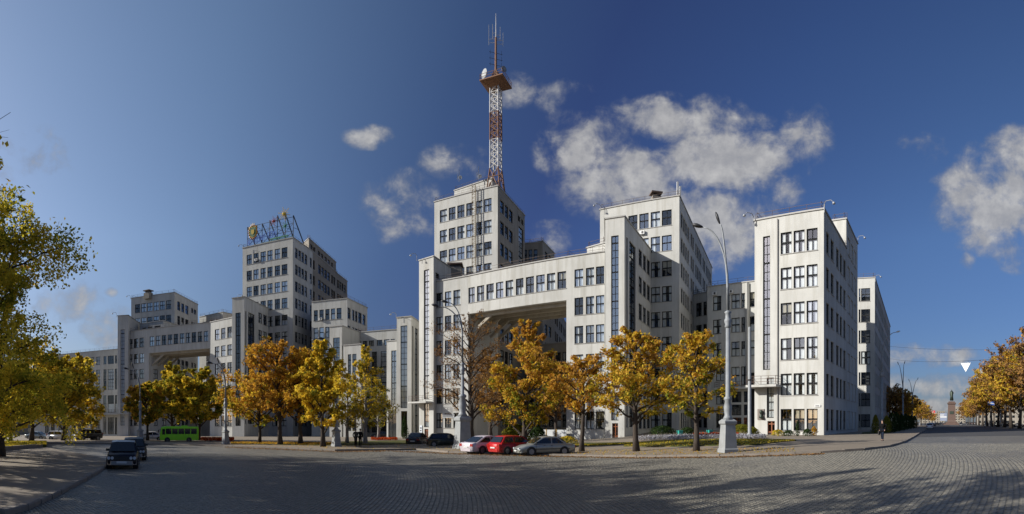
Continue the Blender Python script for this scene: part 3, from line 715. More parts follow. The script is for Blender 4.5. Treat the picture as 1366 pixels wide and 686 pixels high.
def tree_meshes(name, H, rad, clear=.22, nl=8000, ls=.16, lm=None, bark=None, shape='round', thin=0., tone=.55, tvar=.2, seed=1, twigs=True, droop=0., lean=0., fork=False, grad=0.):
    """trunk with limbs and twigs; leaves hang in clumps on the twigs. Local origin at the foot."""
    rr = random.Random(seed); r3 = np.random.default_rng(seed); t = MB()
    def env(h):          # crown radius at relative crown height
        if shape == 'round': return max(.12, math.sin(math.pi * min(1, max(0, .12 + .84 * h)))) ** .7
        if shape == 'egg': return max(.1, math.sin(math.pi * (min(1, max(0, h)) ** .75 * .86 + .1))) ** .8
        if shape == 'dome': return max(.15, (1 - min(1, h) ** 1.6)) ** .6
        if shape == 'cone': return max(.05, 1 - h) * .95 + .05
        if shape == 'vase': return .45 + .55 * math.sin(math.pi * min(1, h * .85 + .05))
        return 1
    tr = .018 * H + .06; top = H * .9; pts = []; x = y = 0
    for k in range(9):
        f = k / 8; pts.append((x + lean * f * H, y, top * f)); x += rr.uniform(-.02, .02) * H * .5; y += rr.uniform(-.02, .02) * H * .5
    t.tube(pts, [tr * (1.35 if k == 0 else 1) * (1 - .88 * k / 8) + .012 for k in range(9)], 8)
    def at(z):
        f = min(.999, z / top) * 8; k = int(f); a, b_ = Vector(pts[k]), Vector(pts[k + 1]); return a.lerp(b_, f - k)
    cl = []          # clump centres (pos, radius, id)
    z0 = H * clear; nb = int(20 + H * 1.2); ga = rr.uniform(0, 6)
    for i in range(nb):
        f = (i + .5) / nb; zs = z0 * .9 + (H * .86 - z0 * .9) * f ** .95; s0 = at(zs); ga += 2.4 + rr.uniform(-.4, .4)
        ht = min(1, (zs - z0) / (H - z0) + .12 + rr.uniform(-.04, .10)); rr_ = rad * env(ht) * rr.uniform(.48, 1.14)
        up = (z0 + ht * (H - z0)) - zs + rr_ * rr.uniform(.0, .25)
        e_ = s0 + Vector((math.cos(ga) * rr_, math.sin(ga) * rr_, max(-.15 * H, up)))
        bp = []; n_ = 6
        for k in range(n_ + 1):
            q = s0.lerp(e_, k / n_); q.z += math.sin(math.pi * k / n_) * rr_ * .10 - droop * (k / n_) ** 2 * rr_
            q += Vector((rr.uniform(-1, 1), rr.uniform(-1, 1), rr.uniform(-1, 1))) * .035 * rr_ * (k > 0); bp.append(q)
        br = tr * .42 * (1 - .6 * f)
        t.tube(bp, [br * (1 - .85 * k / n_) + .008 for k in range(n_ + 1)], 5, cap=False)
        for k in range(2, n_ + 1):
            for s__ in range(2 if k < n_ else 3):
                b0 = bp[k]; dr = (bp[k] - bp[k - 1]).normalized(); L = rr_ * rr.uniform(.18, .42)
                dv = (dr + Vector((rr.uniform(-1, 1), rr.uniform(-1, 1), rr.uniform(-.5, .9 - droop)))).normalized() * L
                b1 = b0 + dv * .5 + Vector((0, 0, L * .05)); b2 = b0 + dv - Vector((0, 0, droop * L * 1.5))
                if twigs: t.tube([b0, b1, b2], [br * .3 + .006, .012, .006], 3, cap=False)
                cl.append((b1, L * .42, i)); cl.append((b2, L * .5, i))
                if twigs:
                    for q in range(2):
                        dv2 = (dv.normalized() + Vector((rr.uniform(-1, 1), rr.uniform(-1, 1), rr.uniform(-.8, .8)))).normalized() * L * .55
                        t.tube([b1, b1 + dv2 - Vector((0, 0, droop * L))], [.01, .004], 3, cap=False); cl.append((b1 + dv2 - Vector((0, 0, droop * L)), L * .35, i))
    tm = t.mesh(name + '_trunk', bark or BARK, True)
    C_ = np.array([tuple(c[0]) for c in cl]); Rc = np.array([max(.22, c[1]) for c in cl]); K = len(cl)
    wgt = Rc ** 1.3 * r3.uniform(.08, 1.6, K) ** 1.6; 
    if thin: wgt *= (r3.random(K) > thin)
    wgt /= wgt.sum(); idx = r3.choice(K, nl, p=wgt)
    off = np.clip(r3.normal(size=(nl, 3)), -1.5, 1.5) * Rc[idx][:, None] * .52; off[:, 2] *= .75 + droop * 1.2
    cen = C_[idx] + off; d = r3.normal(size=(nl, 3)); d[:, 2] += .5; d /= np.linalg.norm(d, axis=1, keepdims=True)
    ct = r3.normal(0, tvar, K); hgt = (cen[:, 2] - z0) / (H - z0)
    ph = r3.uniform(0, 6, 3); loc = np.sin(cen[:, 0] * 1.1 + ph[0]) * np.sin(cen[:, 1] * 1.3 + ph[1]) * np.sin(cen[:, 2] * .9 + ph[2])
    tn = tone + ct[idx] + r3.normal(0, .10, nl) + loc * .13 + grad * (hgt - .5)
    lm_ = leaf_cloud(name + '_crown', cen, d, ls * r3.uniform(.6, 1.25, nl), tn, lm)
    return tm, lm_
TREE_CACHE = {}
def tree(name, label, px, py, ptop, pl, pr, cat='tree', group=None, rz=None, **kw):
    R = S(px, py); p = P(px, R); z = ground(p.x, p.y); H = (py - ptop) * R / F; rad = (pr - pl) / 2 * R / F
    tm, lm_ = tree_meshes(name, H, rad, **kw)
    t = thing(name, label, cat, (p.x, p.y, z + .02), rz if rz is not None else 0, group)
    link('trunk', tm, t); link('crown', lm_, t); return t

# left cluster behind the green bus
tree('maple_tree', 'orange tinged olive maple above the small white car, left of the green bus', 197, 589, 512, 160, 218, lm=L_MIXED, shape='round', clear=.22, nl=8500, ls=.25, tone=.5, thin=.15, seed=3)
tree('maple_tree', 'olive maple with its crown just above the green bus front', 231, 588, 488, 196, 262, lm=L_OLIVE, nl=10000, ls=.24, tone=.7, thin=.15, seed=4, clear=.18)
tree('maple_tree', 'broad yellow maple rising behind the rear of the green bus', 265, 589, 494, 228, 302, lm=L_YELLOW, nl=11000, ls=.24, tone=.52, thin=.15, seed=5, clear=.16)
# middle left cluster
tree('maple_tree', 'low spreading orange and olive maple at the left of the middle group', 346, 593, 500, 300, 396, lm=L_MIXED, nl=8000, ls=.18, tone=.66, seed=6, clear=.22, shape='round', grad=.3)
tree('maple_tree', 'tall rusty orange maple with sparse leaves, tallest of the middle group', 374, 595, 455, 326, 420, lm=L_ORANGE, nl=9500, ls=.16, tone=.55, seed=7, clear=.2, thin=.12)
tree('maple_tree', 'rusty maple standing between the tall orange and the bright yellow tree', 401, 595, 466, 366, 436, lm=L_ORANGE, nl=7500, ls=.17, tone=.78, seed=8, clear=.18)
tree('maple_tree', 'bright golden maple with a tall narrow crown left of the middle lamp', 431, 598, 457, 392, 462, lm=L_YELLOW, nl=11500, ls=.17, tone=.68, seed=9, clear=.12, shape='egg')
tree('birch_tree', 'thin yellow birch with drooping twigs right of the middle lamp', 463, 593, 497, 444, 482, lm=L_YELLOW, nl=2600, ls=.13, tone=.5, seed=10, droop=.35, clear=.2, bark=BIRCH)
tree('birch_tree', 'drooping yellow birch beside the walking couple', 487, 594, 462, 462, 516, lm=L_YELLOW, nl=6500, ls=.13, tone=.58, seed=11, droop=.35, clear=.15, bark=BIRCH, shape='egg')
tree('birch_tree', 'half bare olive birch in front of the link building', 505, 588, 505, 486, 526, lm=L_OLIVE, nl=2400, ls=.13, tone=.5, seed=12, droop=.35, clear=.2, bark=BIRCH)
# centre
tree('linden_tree', 'almost bare brown linden in front of the bright left pier of the gateway', 629, 591, 418, 578, 668, lm=L_BROWN, nl=11000, ls=.085, tone=.75, seed=13, clear=.14, thin=.1, lean=.0)
tree('linden_tree', 'brown thin leaved tree right behind the almost bare linden', 655, 589, 470, 632, 690, lm=L_BROWN, nl=9000, ls=.14, tone=.85, seed=14, clear=.12)
tree('maple_tree', 'large maple in the gateway, orange above and green yellow below', 698, 599, 432, 652, 748, lm=L_MIXED, nl=14000, ls=.14, tone=.66, thin=.12, tvar=.2, seed=15, clear=.06, shape='egg', grad=.5)
tree('maple_tree', 'dark reddish tree in the shade between the gateway pier and the orange maple', 742, 588, 478, 722, 768, lm=L_BROWN, nl=5000, ls=.2, tone=.8, seed=16, clear=.2)
tree('maple_tree', 'small orange maple on a slim trunk right of the silver car', 776, 604.5, 474, 736, 818, lm=L_ORANGE, nl=5800, ls=.115, thin=.15, tone=.62, seed=17, clear=.36, shape='round')
tree('maple_tree', 'full orange and gold maple in the middle of the right hand row', 849, 604.5, 440, 802, 912, lm=L_MIXED, nl=12000, ls=.115, tone=.62, thin=.12, tvar=.17, seed=18, clear=.22, shape='egg', grad=.35)
tree('maple_tree', 'half bare maple with golden leaves left of the tall white lamp', 929, 604.5, 442, 890, 974, lm=L_MIXED, nl=6300, ls=.11, tone=.56, thin=.12, tvar=.17, seed=19, clear=.24, shape='round', grad=.35)
# left edge: great overhanging tree and the birches beyond the bed
def edge_tree():
    p = P(-62, 27); z = ground(p.x, p.y)
    tm, lm_ = tree_meshes('big_tree', 18.4, 5.7, clear=.03, nl=78000, ls=.085, lm=L_EDGE, tone=.7, tvar=.22, seed=21, shape='dome', droop=.1, thin=.1)
    t = thing('elm_tree', 'great olive and yellow tree overhanging the left edge of the square', 'tree', (p.x, p.y, z)); link('trunk', tm, t); link('crown', lm_, t)
edge_tree()
def low_tree():
    p = P(2, 36); z = ground(p.x, p.y)
    tm, lm_ = tree_meshes('low_tree', 10.5, 4.6, clear=.04, nl=20000, ls=.105, lm=L_EDGE, tone=.72, tvar=.2, seed=29, shape='dome', droop=.15)
    t = thing('elm_tree', 'lower yellow green tree filling the gap beneath the great overhanging elm', 'tree', (p.x, p.y, z)); link('trunk', tm, t); link('crown', lm_, t)
low_tree()
tree('birch_tree', 'drooping yellow birch beyond the white car at the left', 106, 588, 470, 80, 132, lm=L_YELLOW, nl=9000, ls=.22, tone=.6, seed=22, droop=.4, clear=.12, bark=BIRCH)
for i, (px, py, tp, l_, r_, s_, m_, lb) in enumerate([(84, 589, 476, 44, 128, 23, L_OLIVE, 'olive tree right behind the white estate car'), (42, 589, 452, -4, 88, 24, L_OLIVE, 'broad dark olive tree behind the low walled bed'),
        (14, 590, 500, -20, 44, 25, L_YELLOW, 'yellowing tree at the left edge behind the bed'), (-15, 590, 450, -60, 20, 26, L_OLIVE, 'tall olive tree cut by the left edge of the view')]):
    tree('street_tree', lb, px, py, tp, l_, r_, lm=m_, nl=9000, ls=.22, tone=.8, seed=s_, clear=.12, thin=.15)
# park trees behind and beside the camera, whose shadows lie across the cobbles
pm = [tree_meshes('park_tree', 20, 5.4, clear=.45, nl=3600, ls=.2, lm=L_OLIVE, tone=.6, seed=31), tree_meshes('park_tree', 20, 5.0, clear=.42, nl=2400, twigs=False, ls=.2, lm=L_MIXED, tone=.5, seed=32, thin=.15)]
spots = [(-23, 10.5, 14.5), (-32, 17, 20), (-39, 21, 22), (-46, 25, 24), (-44, 12, 22), (-58, 22, 24), (-29, 1, 14), (-50, 3, 20), (3, -16, 17), (-66, 30, 20), (-20, 6, 19)]
for i, (x, y, h) in enumerate(spots):
    tm, lm_ = pm[i % 2]
    t = thing('park_tree', 'park tree %s, outside the left edge' % ['nearest the pavement', 'behind the overhanging elm', 'tall and olive behind the elm', 'farthest along the row', 'in the second row behind the elm', 'in the third row', 'short and near the viewer', 'deep in the park', 'standing apart behind the viewer', 'at the far end of the park', 'tall beside the viewer'][i], 'tree', (x, y, ground(x, y)), i * 1.3, 'trees of the park beside the square')
    s__ = h / 20; t.scale = (s__, s__, s__); link('trunk', tm, t); link('crown', lm_, t)
# avenue at right
av = [tree_meshes('avenue_tree', 20, 6.5, clear=.22, nl=6500, ls=.34, lm=L_BROWN, tone=.95, thin=.12, tvar=.25, seed=41), tree_meshes('avenue_tree', 20, 6.0, clear=.25, nl=5000, ls=.26, lm=L_BROWN, tone=.78, seed=42, thin=.25), tree_meshes('avenue_tree', 19, 6.5, clear=.2, nl=6500, ls=.34, lm=L_MIXED, tone=.7, seed=43)]
ORD = ['nearest', 'second nearest', 'third nearest', 'fourth nearest', 'fifth nearest', 'sixth nearest', 'seventh nearest', 'eighth nearest', 'ninth nearest', 'tenth nearest', 'eleventh nearest', 'twelfth nearest', 'thirteenth nearest', 'farthest', 'nearest in the rear row', 'second in the rear row', 'third in the rear row', 'fourth in the rear row', 'fifth in the rear row', 'last in the rear row']
def avenue(lst, label, group):
    for i, (px, R, k, sc) in enumerate(lst):
        p = P(px, R); t = thing('avenue_tree', label + ', ' + ORD[i], 'tree', (p.x, p.y, ground(p.x, p.y)), i * 2.1, group)
        t.scale = (sc, sc, sc); link('trunk', av[k][0], t); link('crown', av[k][1], t)
avenue([(1374, 122, 1, 1.2), (1360, 134, 2, 1.1), (1349, 146, 1, 1.2), (1340, 160, 1, 1.12), (1331, 174, 2, 1.15), (1323, 190, 1, 1.15), (1317, 208, 2, 1.08), (1311, 228, 1, 1.05), (1306, 250, 0, 1.0), (1302, 275, 1, .9), (1298, 305, 2, .9), (1294, 340, 0, .9), (1291, 380, 1, .9), (1288, 430, 0, .9),
        (1384, 150, 0, 1.0), (1372, 170, 1, 1.0), (1360, 190, 0, 1.0), (1348, 215, 1, 1.0), (1336, 245, 0, 1.0), (1326, 280, 1, 1.0)],
       'brown and gold tree along the right kerb of the street', 'trees in the avenue at the right')
avenue([(1194, 150, 0, .62), (1201, 162, 2, .62), (1209, 176, 0, .6), (1216, 195, 2, .6), (1223, 215, 0, .58), (1229, 240, 2, .55), (1234, 275, 1, .55), (1239, 320, 1, .5), (1244, 380, 2, .45)],
       'small gold tree beyond the grey end block', 'trees along the far left kerb')
# conifers and bushes
def bush_mesh(name, H, r, m_, nl, ls, seed, cone=True):
    r3 = np.random.default_rng(seed); h = r3.random(nl) ** (.8 if cone else .6); a = r3.uniform(0, 2 * math.pi, nl)
    lump = 1 + .16 * np.sin(a * 3 + h * 7) + .1 * np.sin(a * 7 - h * 11)
    prof = (np.sqrt(np.clip(1 - h, 0, 1)) * (.55 + .45 * np.minimum(1, h * 5)) if cone else np.sqrt(np.clip(1 - h ** 2, 0, 1)))
    rr_ = r * prof * lump * np.sqrt(r3.uniform(.45, 1.08, nl)); cen = np.stack([np.cos(a) * rr_, np.sin(a) * rr_, h * H + .05], 1)
    d = np.stack([np.cos(a), np.sin(a), np.full(nl, .3)], 1) + r3.normal(0, .45, (nl, 3)); d /= np.linalg.norm(d, axis=1, keepdims=True)
    return leaf_cloud(name, cen, d, ls * r3.uniform(.6, 1.3, nl), .5 + r3.normal(0, .16, nl) + (lump - 1) * 1.0, m_)
def bush(name, label, cat, px, py, h, r, m_, nl=1400, ls=.09, cone=True, group=None, seed=1, flat=1):
    p = SP(px, py); t = thing(name, label, cat, (p.x, p.y, ground(p.x, p.y) + .1), 0, group)
    link('foliage', bush_mesh(name, h, r, m_, nl, ls, seed, cone), t)
    s_ = MB(); s_.tube([(0, 0, -.1), (.02, 0, h * .35), (0, .03, h * .8)], [.06, .045, .02], 6); s_.build('stem', BARK, t); return t
bush('thuja', 'golden thuja left of the walking person', 'shrub', 1168, 579.5, 2.6, .75, L_THUJA, 2200, .07, seed=51)
bush('thuja', 'golden thuja right behind the walking person', 'shrub', 1183, 579, 2.5, .85, L_THUJA, 2200, .07, seed=52)
for i, (px, py, h) in enumerate([(1190, 578, 3.0), (1196, 577, 3.2), (1203, 575.5, 3.0), (1208, 574.3, 3.2), (1212, 573.4, 3.1), (1216, 572.6, 3.2), (1220, 571.8, 3.2)]):
    bush('spruce', ['first', 'second', 'third', 'fourth', 'fifth', 'sixth', 'last'][i] + ' dark young conifer from the golden thujas towards the street', 'conifer', px, py, h, 1.05, L_DARK, 1800, .1, seed=60 + i, group='dark conifers along the pavement')
bush('thuja', 'dark slim conifer standing between the stair bays of the link building', 'conifer', 540, 586.5, 3.9, .75, L_DARK, 1800, .09, seed=70)
bush('thuja', 'tiny slim conifer under the middle window of the corner block', 'conifer', 1064, 583.5, 1.7, .28, L_DARK, 900, .05, seed=71)
bush('shrub', 'golden bush beside the orange door of the corner block', 'shrub', 1038, 583.5, .7, .85, L_YELLOW, 900, .06, False, seed=72)
bush('shrub', 'green low bush right of the tiny slim conifer', 'shrub', 1077, 583.5, .8, .6, L_DARK, 900, .06, False, seed=73)
bush('shrub', 'orange spiky bush near the right corner of the corner block', 'shrub', 1086, 583, 1.1, .45, L_ORANGE, 900, .06, True, seed=74)
bush('shrub', 'dark low bush between the golden bush and the slim conifer', 'shrub', 1052, 583.5, .6, .8, L_DARK, 700, .06, False, seed=75)
bush('hedge', 'yellow green hedge before the entrance link, right of the white lamp', 'hedge', 990, 583, 1.3, 1.6, L_THUJA, 2400, .07, False, seed=76)
bush('hedge', 'low hedge right beside the grey pole before the entrance link', 'hedge', 1004, 583, 1.0, .8, L_THUJA, 1400, .07, False, seed=79)
bush('shrub', 'wide dark green shrub left of the first teal bin', 'shrub', 884, 582.5, 1.3, 1.9, L_DARK, 2600, .08, False, seed=77)
bush('shrub', 'green shrub right of the first teal bin', 'shrub', 917, 582.5, 1.0, 1.1, L_DARK, 1600, .08, False, seed=78)
bush('shrub', 'bright yellow green bush at the foot of the gateway maple', 'shrub', 688, 598, 2.2, 1.5, L_THUJA, 2600, .1, False, seed=80)
bush('shrub', 'dark bush between the gateway maple and the white hoarding', 'shrub', 715, 595, 2.0, 1.4, L_DARK, 2200, .1, False, seed=81)
bush('shrub', 'yellow flowering bush right behind the silver car', 'shrub', 757, 594.5, .9, 1.2, L_YELLOW, 1300, .07, False, seed=82)

# fallen leaves and flower beds
KERB_TAB = [(300, 597), (380, 600), (450, 603), (520, 602), (598, 605.5), (700, 608.5), (770, 610), (850, 611.5), (971, 610.5), (1040, 608.5), (1100, 606)]
def scatter(name, f, b_, px0, px1, n, size, m_, dz=.22, tone=.6, h=.02, kind='stuff', up=True):
    fr, bk = edge(f), edge(b_); cen = []
    for i in range(n):
        px = random.uniform(px0, px1); a, c = fr(px), bk(px); r = random.uniform(a, c); p = P(px, r); cen.append((p.x, p.y, ground(p.x, p.y) + dz + random.random() * h))
    cen = np.array(cen); d = rng.normal(size=(n, 3)) * .35; d[:, 2] += 1; d /= np.linalg.norm(d, axis=1, keepdims=True)
    me = leaf_cloud(name, cen, d, size * rng.uniform(.6, 1.2, n), tone + rng.normal(0, .25, n), m_); o = link(name, me); tag(o, kind=kind); return o
sc_lab = lambda o, l, c: tag(o, l, c)
sc_lab(scatter('fallen_leaves', [(640, 597), (755, 598), (815, 596), (860, 594)], [(640, 593), (860, 593)], 640, 860, 2500, .09, L_YELLOW), 'fallen yellow leaves on the lawn before the gateway', 'leaves')
sc_lab(scatter('fallen_leaves', [(-60, 607), (62, 599)], [(-60, 593), (62, 593.5)], -40, 62, 5000, .09, L_YELLOW, dz=.43), 'fallen golden leaves on the raised bed at the left edge', 'leaves')
sc_lab(scatter('fallen_leaves', [(308, 594), (446, 596.5)], [(308, 592), (446, 592.5)], 308, 446, 2500, .12, L_ORANGE), 'rusty fallen leaves under the middle group of maples', 'leaves')
sc_lab(scatter('fallen_leaves', [(832, 598), (900, 598.5), (1010, 596.5), (1060, 591)], [(832, 594), (900, 590), (1060, 590)], 832, 1060, 3000, .08, L_YELLOW), 'fallen leaves on the curved lawn left of the corner block', 'leaves')
sc_lab(scatter('fallen_leaves', [(a, b_ + 1.2) for a, b_ in KERB_TAB], [(a, b_ - .6) for a, b_ in KERB_TAB], 300, 1100, 5000, .06, L_BROWN, dz=.03, tone=.6), 'brown leaf litter gathered in the gutter along the kerb', 'leaves')
sc_lab(scatter('fallen_leaves', [(a, b_ - 1.5) for a, b_ in KERB_TAB], [(a, b_ - 9) for a, b_ in KERB_TAB], 300, 1060, 4000, .06, L_MIXED, dz=.145, tone=.7), 'loose yellow leaves scattered over the pavement under the trees', 'leaves')
L_LILAC = leaf_mat('blossom_white', [(0, (.14, .16, .14)), (.5, (.33, .32, .36)), (1, (.5, .49, .52))], .2)
L_RED = leaf_mat('blossom_red', [(0, (.1, .08, .02)), (.5, (.4, .05, .02)), (1, (.6, .12, .03))], .2)
sc_lab(scatter('flower_bed', [(850, 590.3), (905, 589.5), (1010, 588.6), (1022, 588.6)], [(850, 586.5), (905, 584.8), (1022, 585.8)], 850, 1022, 7000, .1, L_LILAC, h=.3), 'white and lilac flower border before the entrance link', 'flower bed')
sc_lab(scatter('flower_bed', [(935, 586), (1000, 586)], [(935, 584), (1000, 584)], 925, 985, 2200, .09, L_RED, h=.4), 'red flowers behind the lilac border near the teal bins', 'flower bed')
sc_lab(scatter('flower_bed', [(268, 590.5), (300, 590.5)], [(268, 588.5), (300, 588.5)], 268, 312, 1800, .14, L_RED, h=.4), 'red and orange flower bed at the foot of the left lamp', 'flower bed')
sc_lab(scatter('flower_bed', [(495, 589), (560, 589)], [(495, 587.5), (560, 587.5)], 495, 530, 1800, .13, L_RED, h=.3), 'red flower bed in front of the parked dark car', 'flower bed')
# ---------------------------------------------------------------- vehicles
def paint(name, col, rough=.28, metal=.2): 
    def fn(n_):
        g = n_.n('ShaderNodeNewGeometry'); ns_ = n_.noise(g.outputs['Position'], 3, 4, .6)
        sp = n_.n('ShaderNodeSeparateXYZ'); tcx = n_.n('ShaderNodeTexCoord'); n_.l(tcx.outputs['Object'], sp.inputs[0])
        dirt = n_.m('MULTIPLY', n_.m('SUBTRACT', .75, sp.outputs[2], clamp=True), .7)
        c = n_.mix(n_.m('MULTIPLY', dirt, ns_), col, (.13, .115, .09))
        return bsdf(n_, c, n_.m('MULTIPLY_ADD', ns_, .2, rough - .08), metal, .4, coat=.25)
    return mat(name, fn)
TYRE = simple('tyre_rubber', (.02, .02, .02), .85); RIM = simple('wheel_rim', (.28, .28, .29), .35, metal=.7); CGLASS = None
def cg(n_):
    b = n_.n('ShaderNodeBsdfPrincipled'); b.inputs['Base Color'].default_value = (.012, .015, .018, 1); b.inputs['Roughness'].default_value = .05; b.inputs['Specular IOR Level'].default_value = .8; return b.outputs[0]
CGLASS = mat('car_glass', cg)
HEADL = simple('headlamp_glass', (.6, .62, .63), .12, spec=1, var=.05); TAIL = simple('tail_lamp', (.30, .015, .01), .2, var=.05); PLATE = simple('number_plate', (.6, .6, .57), .5, var=.05); BLACKP = simple('black_plastic', (.02, .02, .02), .55)
_wheel = {}
def wheel_meshes(r):
    if r in _wheel: return _wheel[r]
    t = MB(); n = 20
    prof = [(r * .62, -.09), (r * .9, -.1), (r, -.07), (r, .07), (r * .9, .1), (r * .62, .09)]
    t.loft([[(rr_ * math.cos(2 * math.pi * k / n), y, rr_ * math.sin(2 * math.pi * k / n)) for k in range(n)] for rr_, y in prof], cap=False)
    ri = MB()
    ri.loft([[(rr_ * math.cos(2 * math.pi * k / n), y, rr_ * math.sin(2 * math.pi * k / n)) for k in range(n)] for rr_, y in ((r * .62, .085), (r * .55, .05), (r * .2, .06), (r * .12, .08))])
    ri.loft([[(rr_ * math.cos(2 * math.pi * k / n), y, rr_ * math.sin(2 * math.pi * k / n)) for k in range(n)] for rr_, y in ((r * .62, -.085), (r * .1, -.06))])
    for k in range(5):
        a = 2 * math.pi * k / 5; ri.bar((r * .15 * math.cos(a), .08, r * .15 * math.sin(a)), (r * .58 * math.cos(a), .075, r * .58 * math.sin(a)), .06, .05)
    _wheel[r] = (t.mesh('tyre', TYRE, True), ri.mesh('rim', RIM)); return _wheel[r]
def car(label, cat, px, py, head, kind, pm_, group=None, name=None, roofcol=None, hood=None, plate=True):
    """kinds give length, width, heights and the station table; nose to +x"""
    K = {'sedan_old': dict(L=4.1, W=1.62, H=1.43, belt=.88, bot=.24, wr=.31, wb=2.42, ws=(.92, .42), rw=(-.78, -1.22), nose=.78, tail=.84, hood=.86, boxy=1),
         'sedan': dict(L=4.5, W=1.74, H=1.42, belt=.90, bot=.22, wr=.32, wb=2.6, ws=(1.15, .35), rw=(-.85, -1.55), nose=.62, tail=.86, hood=.84, boxy=0),
         'liftback': dict(L=4.5, W=1.74, H=1.43, belt=.92, bot=.22, wr=.32, wb=2.55, ws=(1.15, .35), rw=(-.9, -1.85), nose=.62, tail=.93, hood=.86, boxy=0),
         'hatch': dict(L=3.95, W=1.68, H=1.46, belt=.92, bot=.22, wr=.31, wb=2.45, ws=(1.2, .45), rw=(-1.35, -1.75), nose=.62, tail=.92, hood=.86, boxy=0),
         'estate': dict(L=4.2, W=1.65, H=1.5, belt=.92, bot=.24, wr=.31, wb=2.45, ws=(1.0, .45), rw=(-1.75, -1.98), nose=.72, tail=.92, hood=.86, boxy=.6),
         'suv': dict(L=4.6, W=1.85, H=1.8, belt=1.12, bot=.36, wr=.38, wb=2.7, ws=(1.1, .6), rw=(-1.95, -2.15), nose=.95, tail=1.1, hood=1.06, boxy=.7)}[kind]
    p = SP(px, py); gz = ground(p.x, p.y)
    t = thing(name or ('parked_car'), label, cat, (p.x, p.y, gz + .01), R_(head) - th(px), group)
    L, W, H, bz, bt = K['L'], K['W'], K['H'], K['belt'], K['bot']; hl = L / 2
    rwb = K['rw'][1]
    st = [(-hl, bt + .16, K['tail'] - .12, W * .43), (-hl + .08, bt + .04, K['tail'] - .02, W * .475), (-hl + .35, bt, K['tail'] + .01, W * .495), (rwb, bt - .02, bz, W * .5), (0, bt - .02, bz, W * .5), (K['ws'][0], bt - .02, K['hood'] + .02, W * .5),
          (hl - .55, bt, K['hood'] - .06, W * .49), (hl - .16, bt + .02, K['nose'] + .06 * K['boxy'], W * .47), (hl - .03, bt + .06, K['nose'] - .06, W * .45), (hl, bt + .16, K['nose'] - .14, W * .42)]
    secs = []
    for x, zb, zt, hw in st:
        mid = zb + (zt - zb) * .62
        secs.append([(x, -hw * .90, zb), (x, -hw * .985, zb + .08), (x, -hw, mid), (x, -hw * .975, zt - .07), (x, -hw * .90, zt - .012), (x, 0, zt + .015), (x, hw * .90, zt - .012), (x, hw * .975, zt - .07), (x, hw, mid), (x, hw * .985, zb + .08), (x, hw * .90, zb)])
    b = MB(); b.loft(secs); body = b.build('body', pm_, t, smooth=True)
    # greenhouse
    x0, x1, x2, x3 = K['ws'][0] + .02, K['ws'][1], K['rw'][0], K['rw'][1] - .02
    hb, ht = W * .47, W * .385; zr = H - .05
    g = MB()
    g.loft([[(x0, -hb, bz - .04), (x1, -ht, zr - .03), (x1 - .25, -ht, zr + .02), ((x1 + x2) / 2, -ht, zr + .05), (x2 + .15, -ht, zr + .01), (x2, -ht, zr - .03), (x3, -hb, bz - .04)],
            [(x0 + .06, -hb * .6, bz - .03), (x1 + .06, -ht * .6, zr + .005), (x1 - .25, -ht * .6, zr + .055), ((x1 + x2) / 2, -ht * .6, zr + .085), (x2 + .15, -ht * .6, zr + .045), (x2 - .03, -ht * .6, zr), (x3 - .03, -hb * .6, bz - .03)],
            [(x0 + .06, hb * .6, bz - .03), (x1 + .06, ht * .6, zr + .005), (x1 - .25, ht * .6, zr + .055), ((x1 + x2) / 2, ht * .6, zr + .085), (x2 + .15, ht * .6, zr + .045), (x2 - .03, ht * .6, zr), (x3 - .03, hb * .6, bz - .03)],
            [(x0, hb, bz - .04), (x1, ht, zr - .03), (x1 - .25, ht, zr + .02), ((x1 + x2) / 2, ht, zr + .05), (x2 + .15, ht, zr + .01), (x2, ht, zr - .03), (x3, hb, bz - .04)]])
    g.build('roof', roofcol or pm_, t)
    def lerp(a, b_, f): return tuple(a[i] + (b_[i] - a[i]) * f for i in range(3))
    # windscreen and rear window
    ws = MB(); ws.loft([[lerp((x0 + .085, y * hb, bz), (x1 + .085, y * ht, zr + .02), f) for f in (.06, .94)] for y in (-.88, -.6, .6, .88)], closed=False, cap=False); ws.build('windscreen', CGLASS, t)
    rw = MB(); rw.loft([[lerp((x3 - .055, y * hb, bz), (x2 - .055, y * ht, zr + .01), f) for f in (.94, .1)] for y in (-.86, -.6, .6, .86)], closed=False, cap=False); rw.build('rear_window', CGLASS, t)
    xm = (x1 + x2) / 2 - .05
    for s_ in (-1, 1):
        def sp_(x, f): return (x, s_ * (hb + (ht - hb) * f + .014), bz - .01 + (zr - .01 - bz) * f)
        def xw(a, f, c): return a + (c - a) * f
        for (xa0, xa1, xb0, xb1) in ((xw(x0, .08, x1) - .12, x1 - .08, xm + .05, xm + .05), (xm - .05, xm - .05, xw(x3, .1, x2) + .22 * (1 if kind not in ('estate', 'suv') else .4), x2 + .1)):
            q = MB(); q.poly([sp_(xa0, .06), sp_(xb0, .06), sp_(xb1, .90), sp_(xa1, .90)][::(-1 if s_ < 0 else 1)]); q.build('side_window', CGLASS, t)
        m_ = MB(); m_.box((x0 - .32, s_ * (W / 2 + .02) - .09, bz + .02), (x0 - .22, s_ * (W / 2 + .02) + .09, bz + .15)); m_.build('mirror', BLACKP if kind != 'suv' else pm_, t)
        l1 = MB()
        if kind == 'sedan_old':
            for dy in (.48, .66):
                l1.loft([[(x, s_ * dy + r * math.cos(a), K['nose'] - .17 + r * math.sin(a)) for a in [2 * math.pi * k / 12 for k in range(12)]] for x, r in ((hl - .05, .085), (hl + .025, .08))])
        else: l1.box((hl - .22, s_ * W * .36 - .17, K['nose'] - .17), (hl - .005, s_ * W * .36 + .13, K['nose'] - .02))
        l1.build('headlight', HEADL, t)
        l2 = MB(); zt_ = K['tail'] - .16
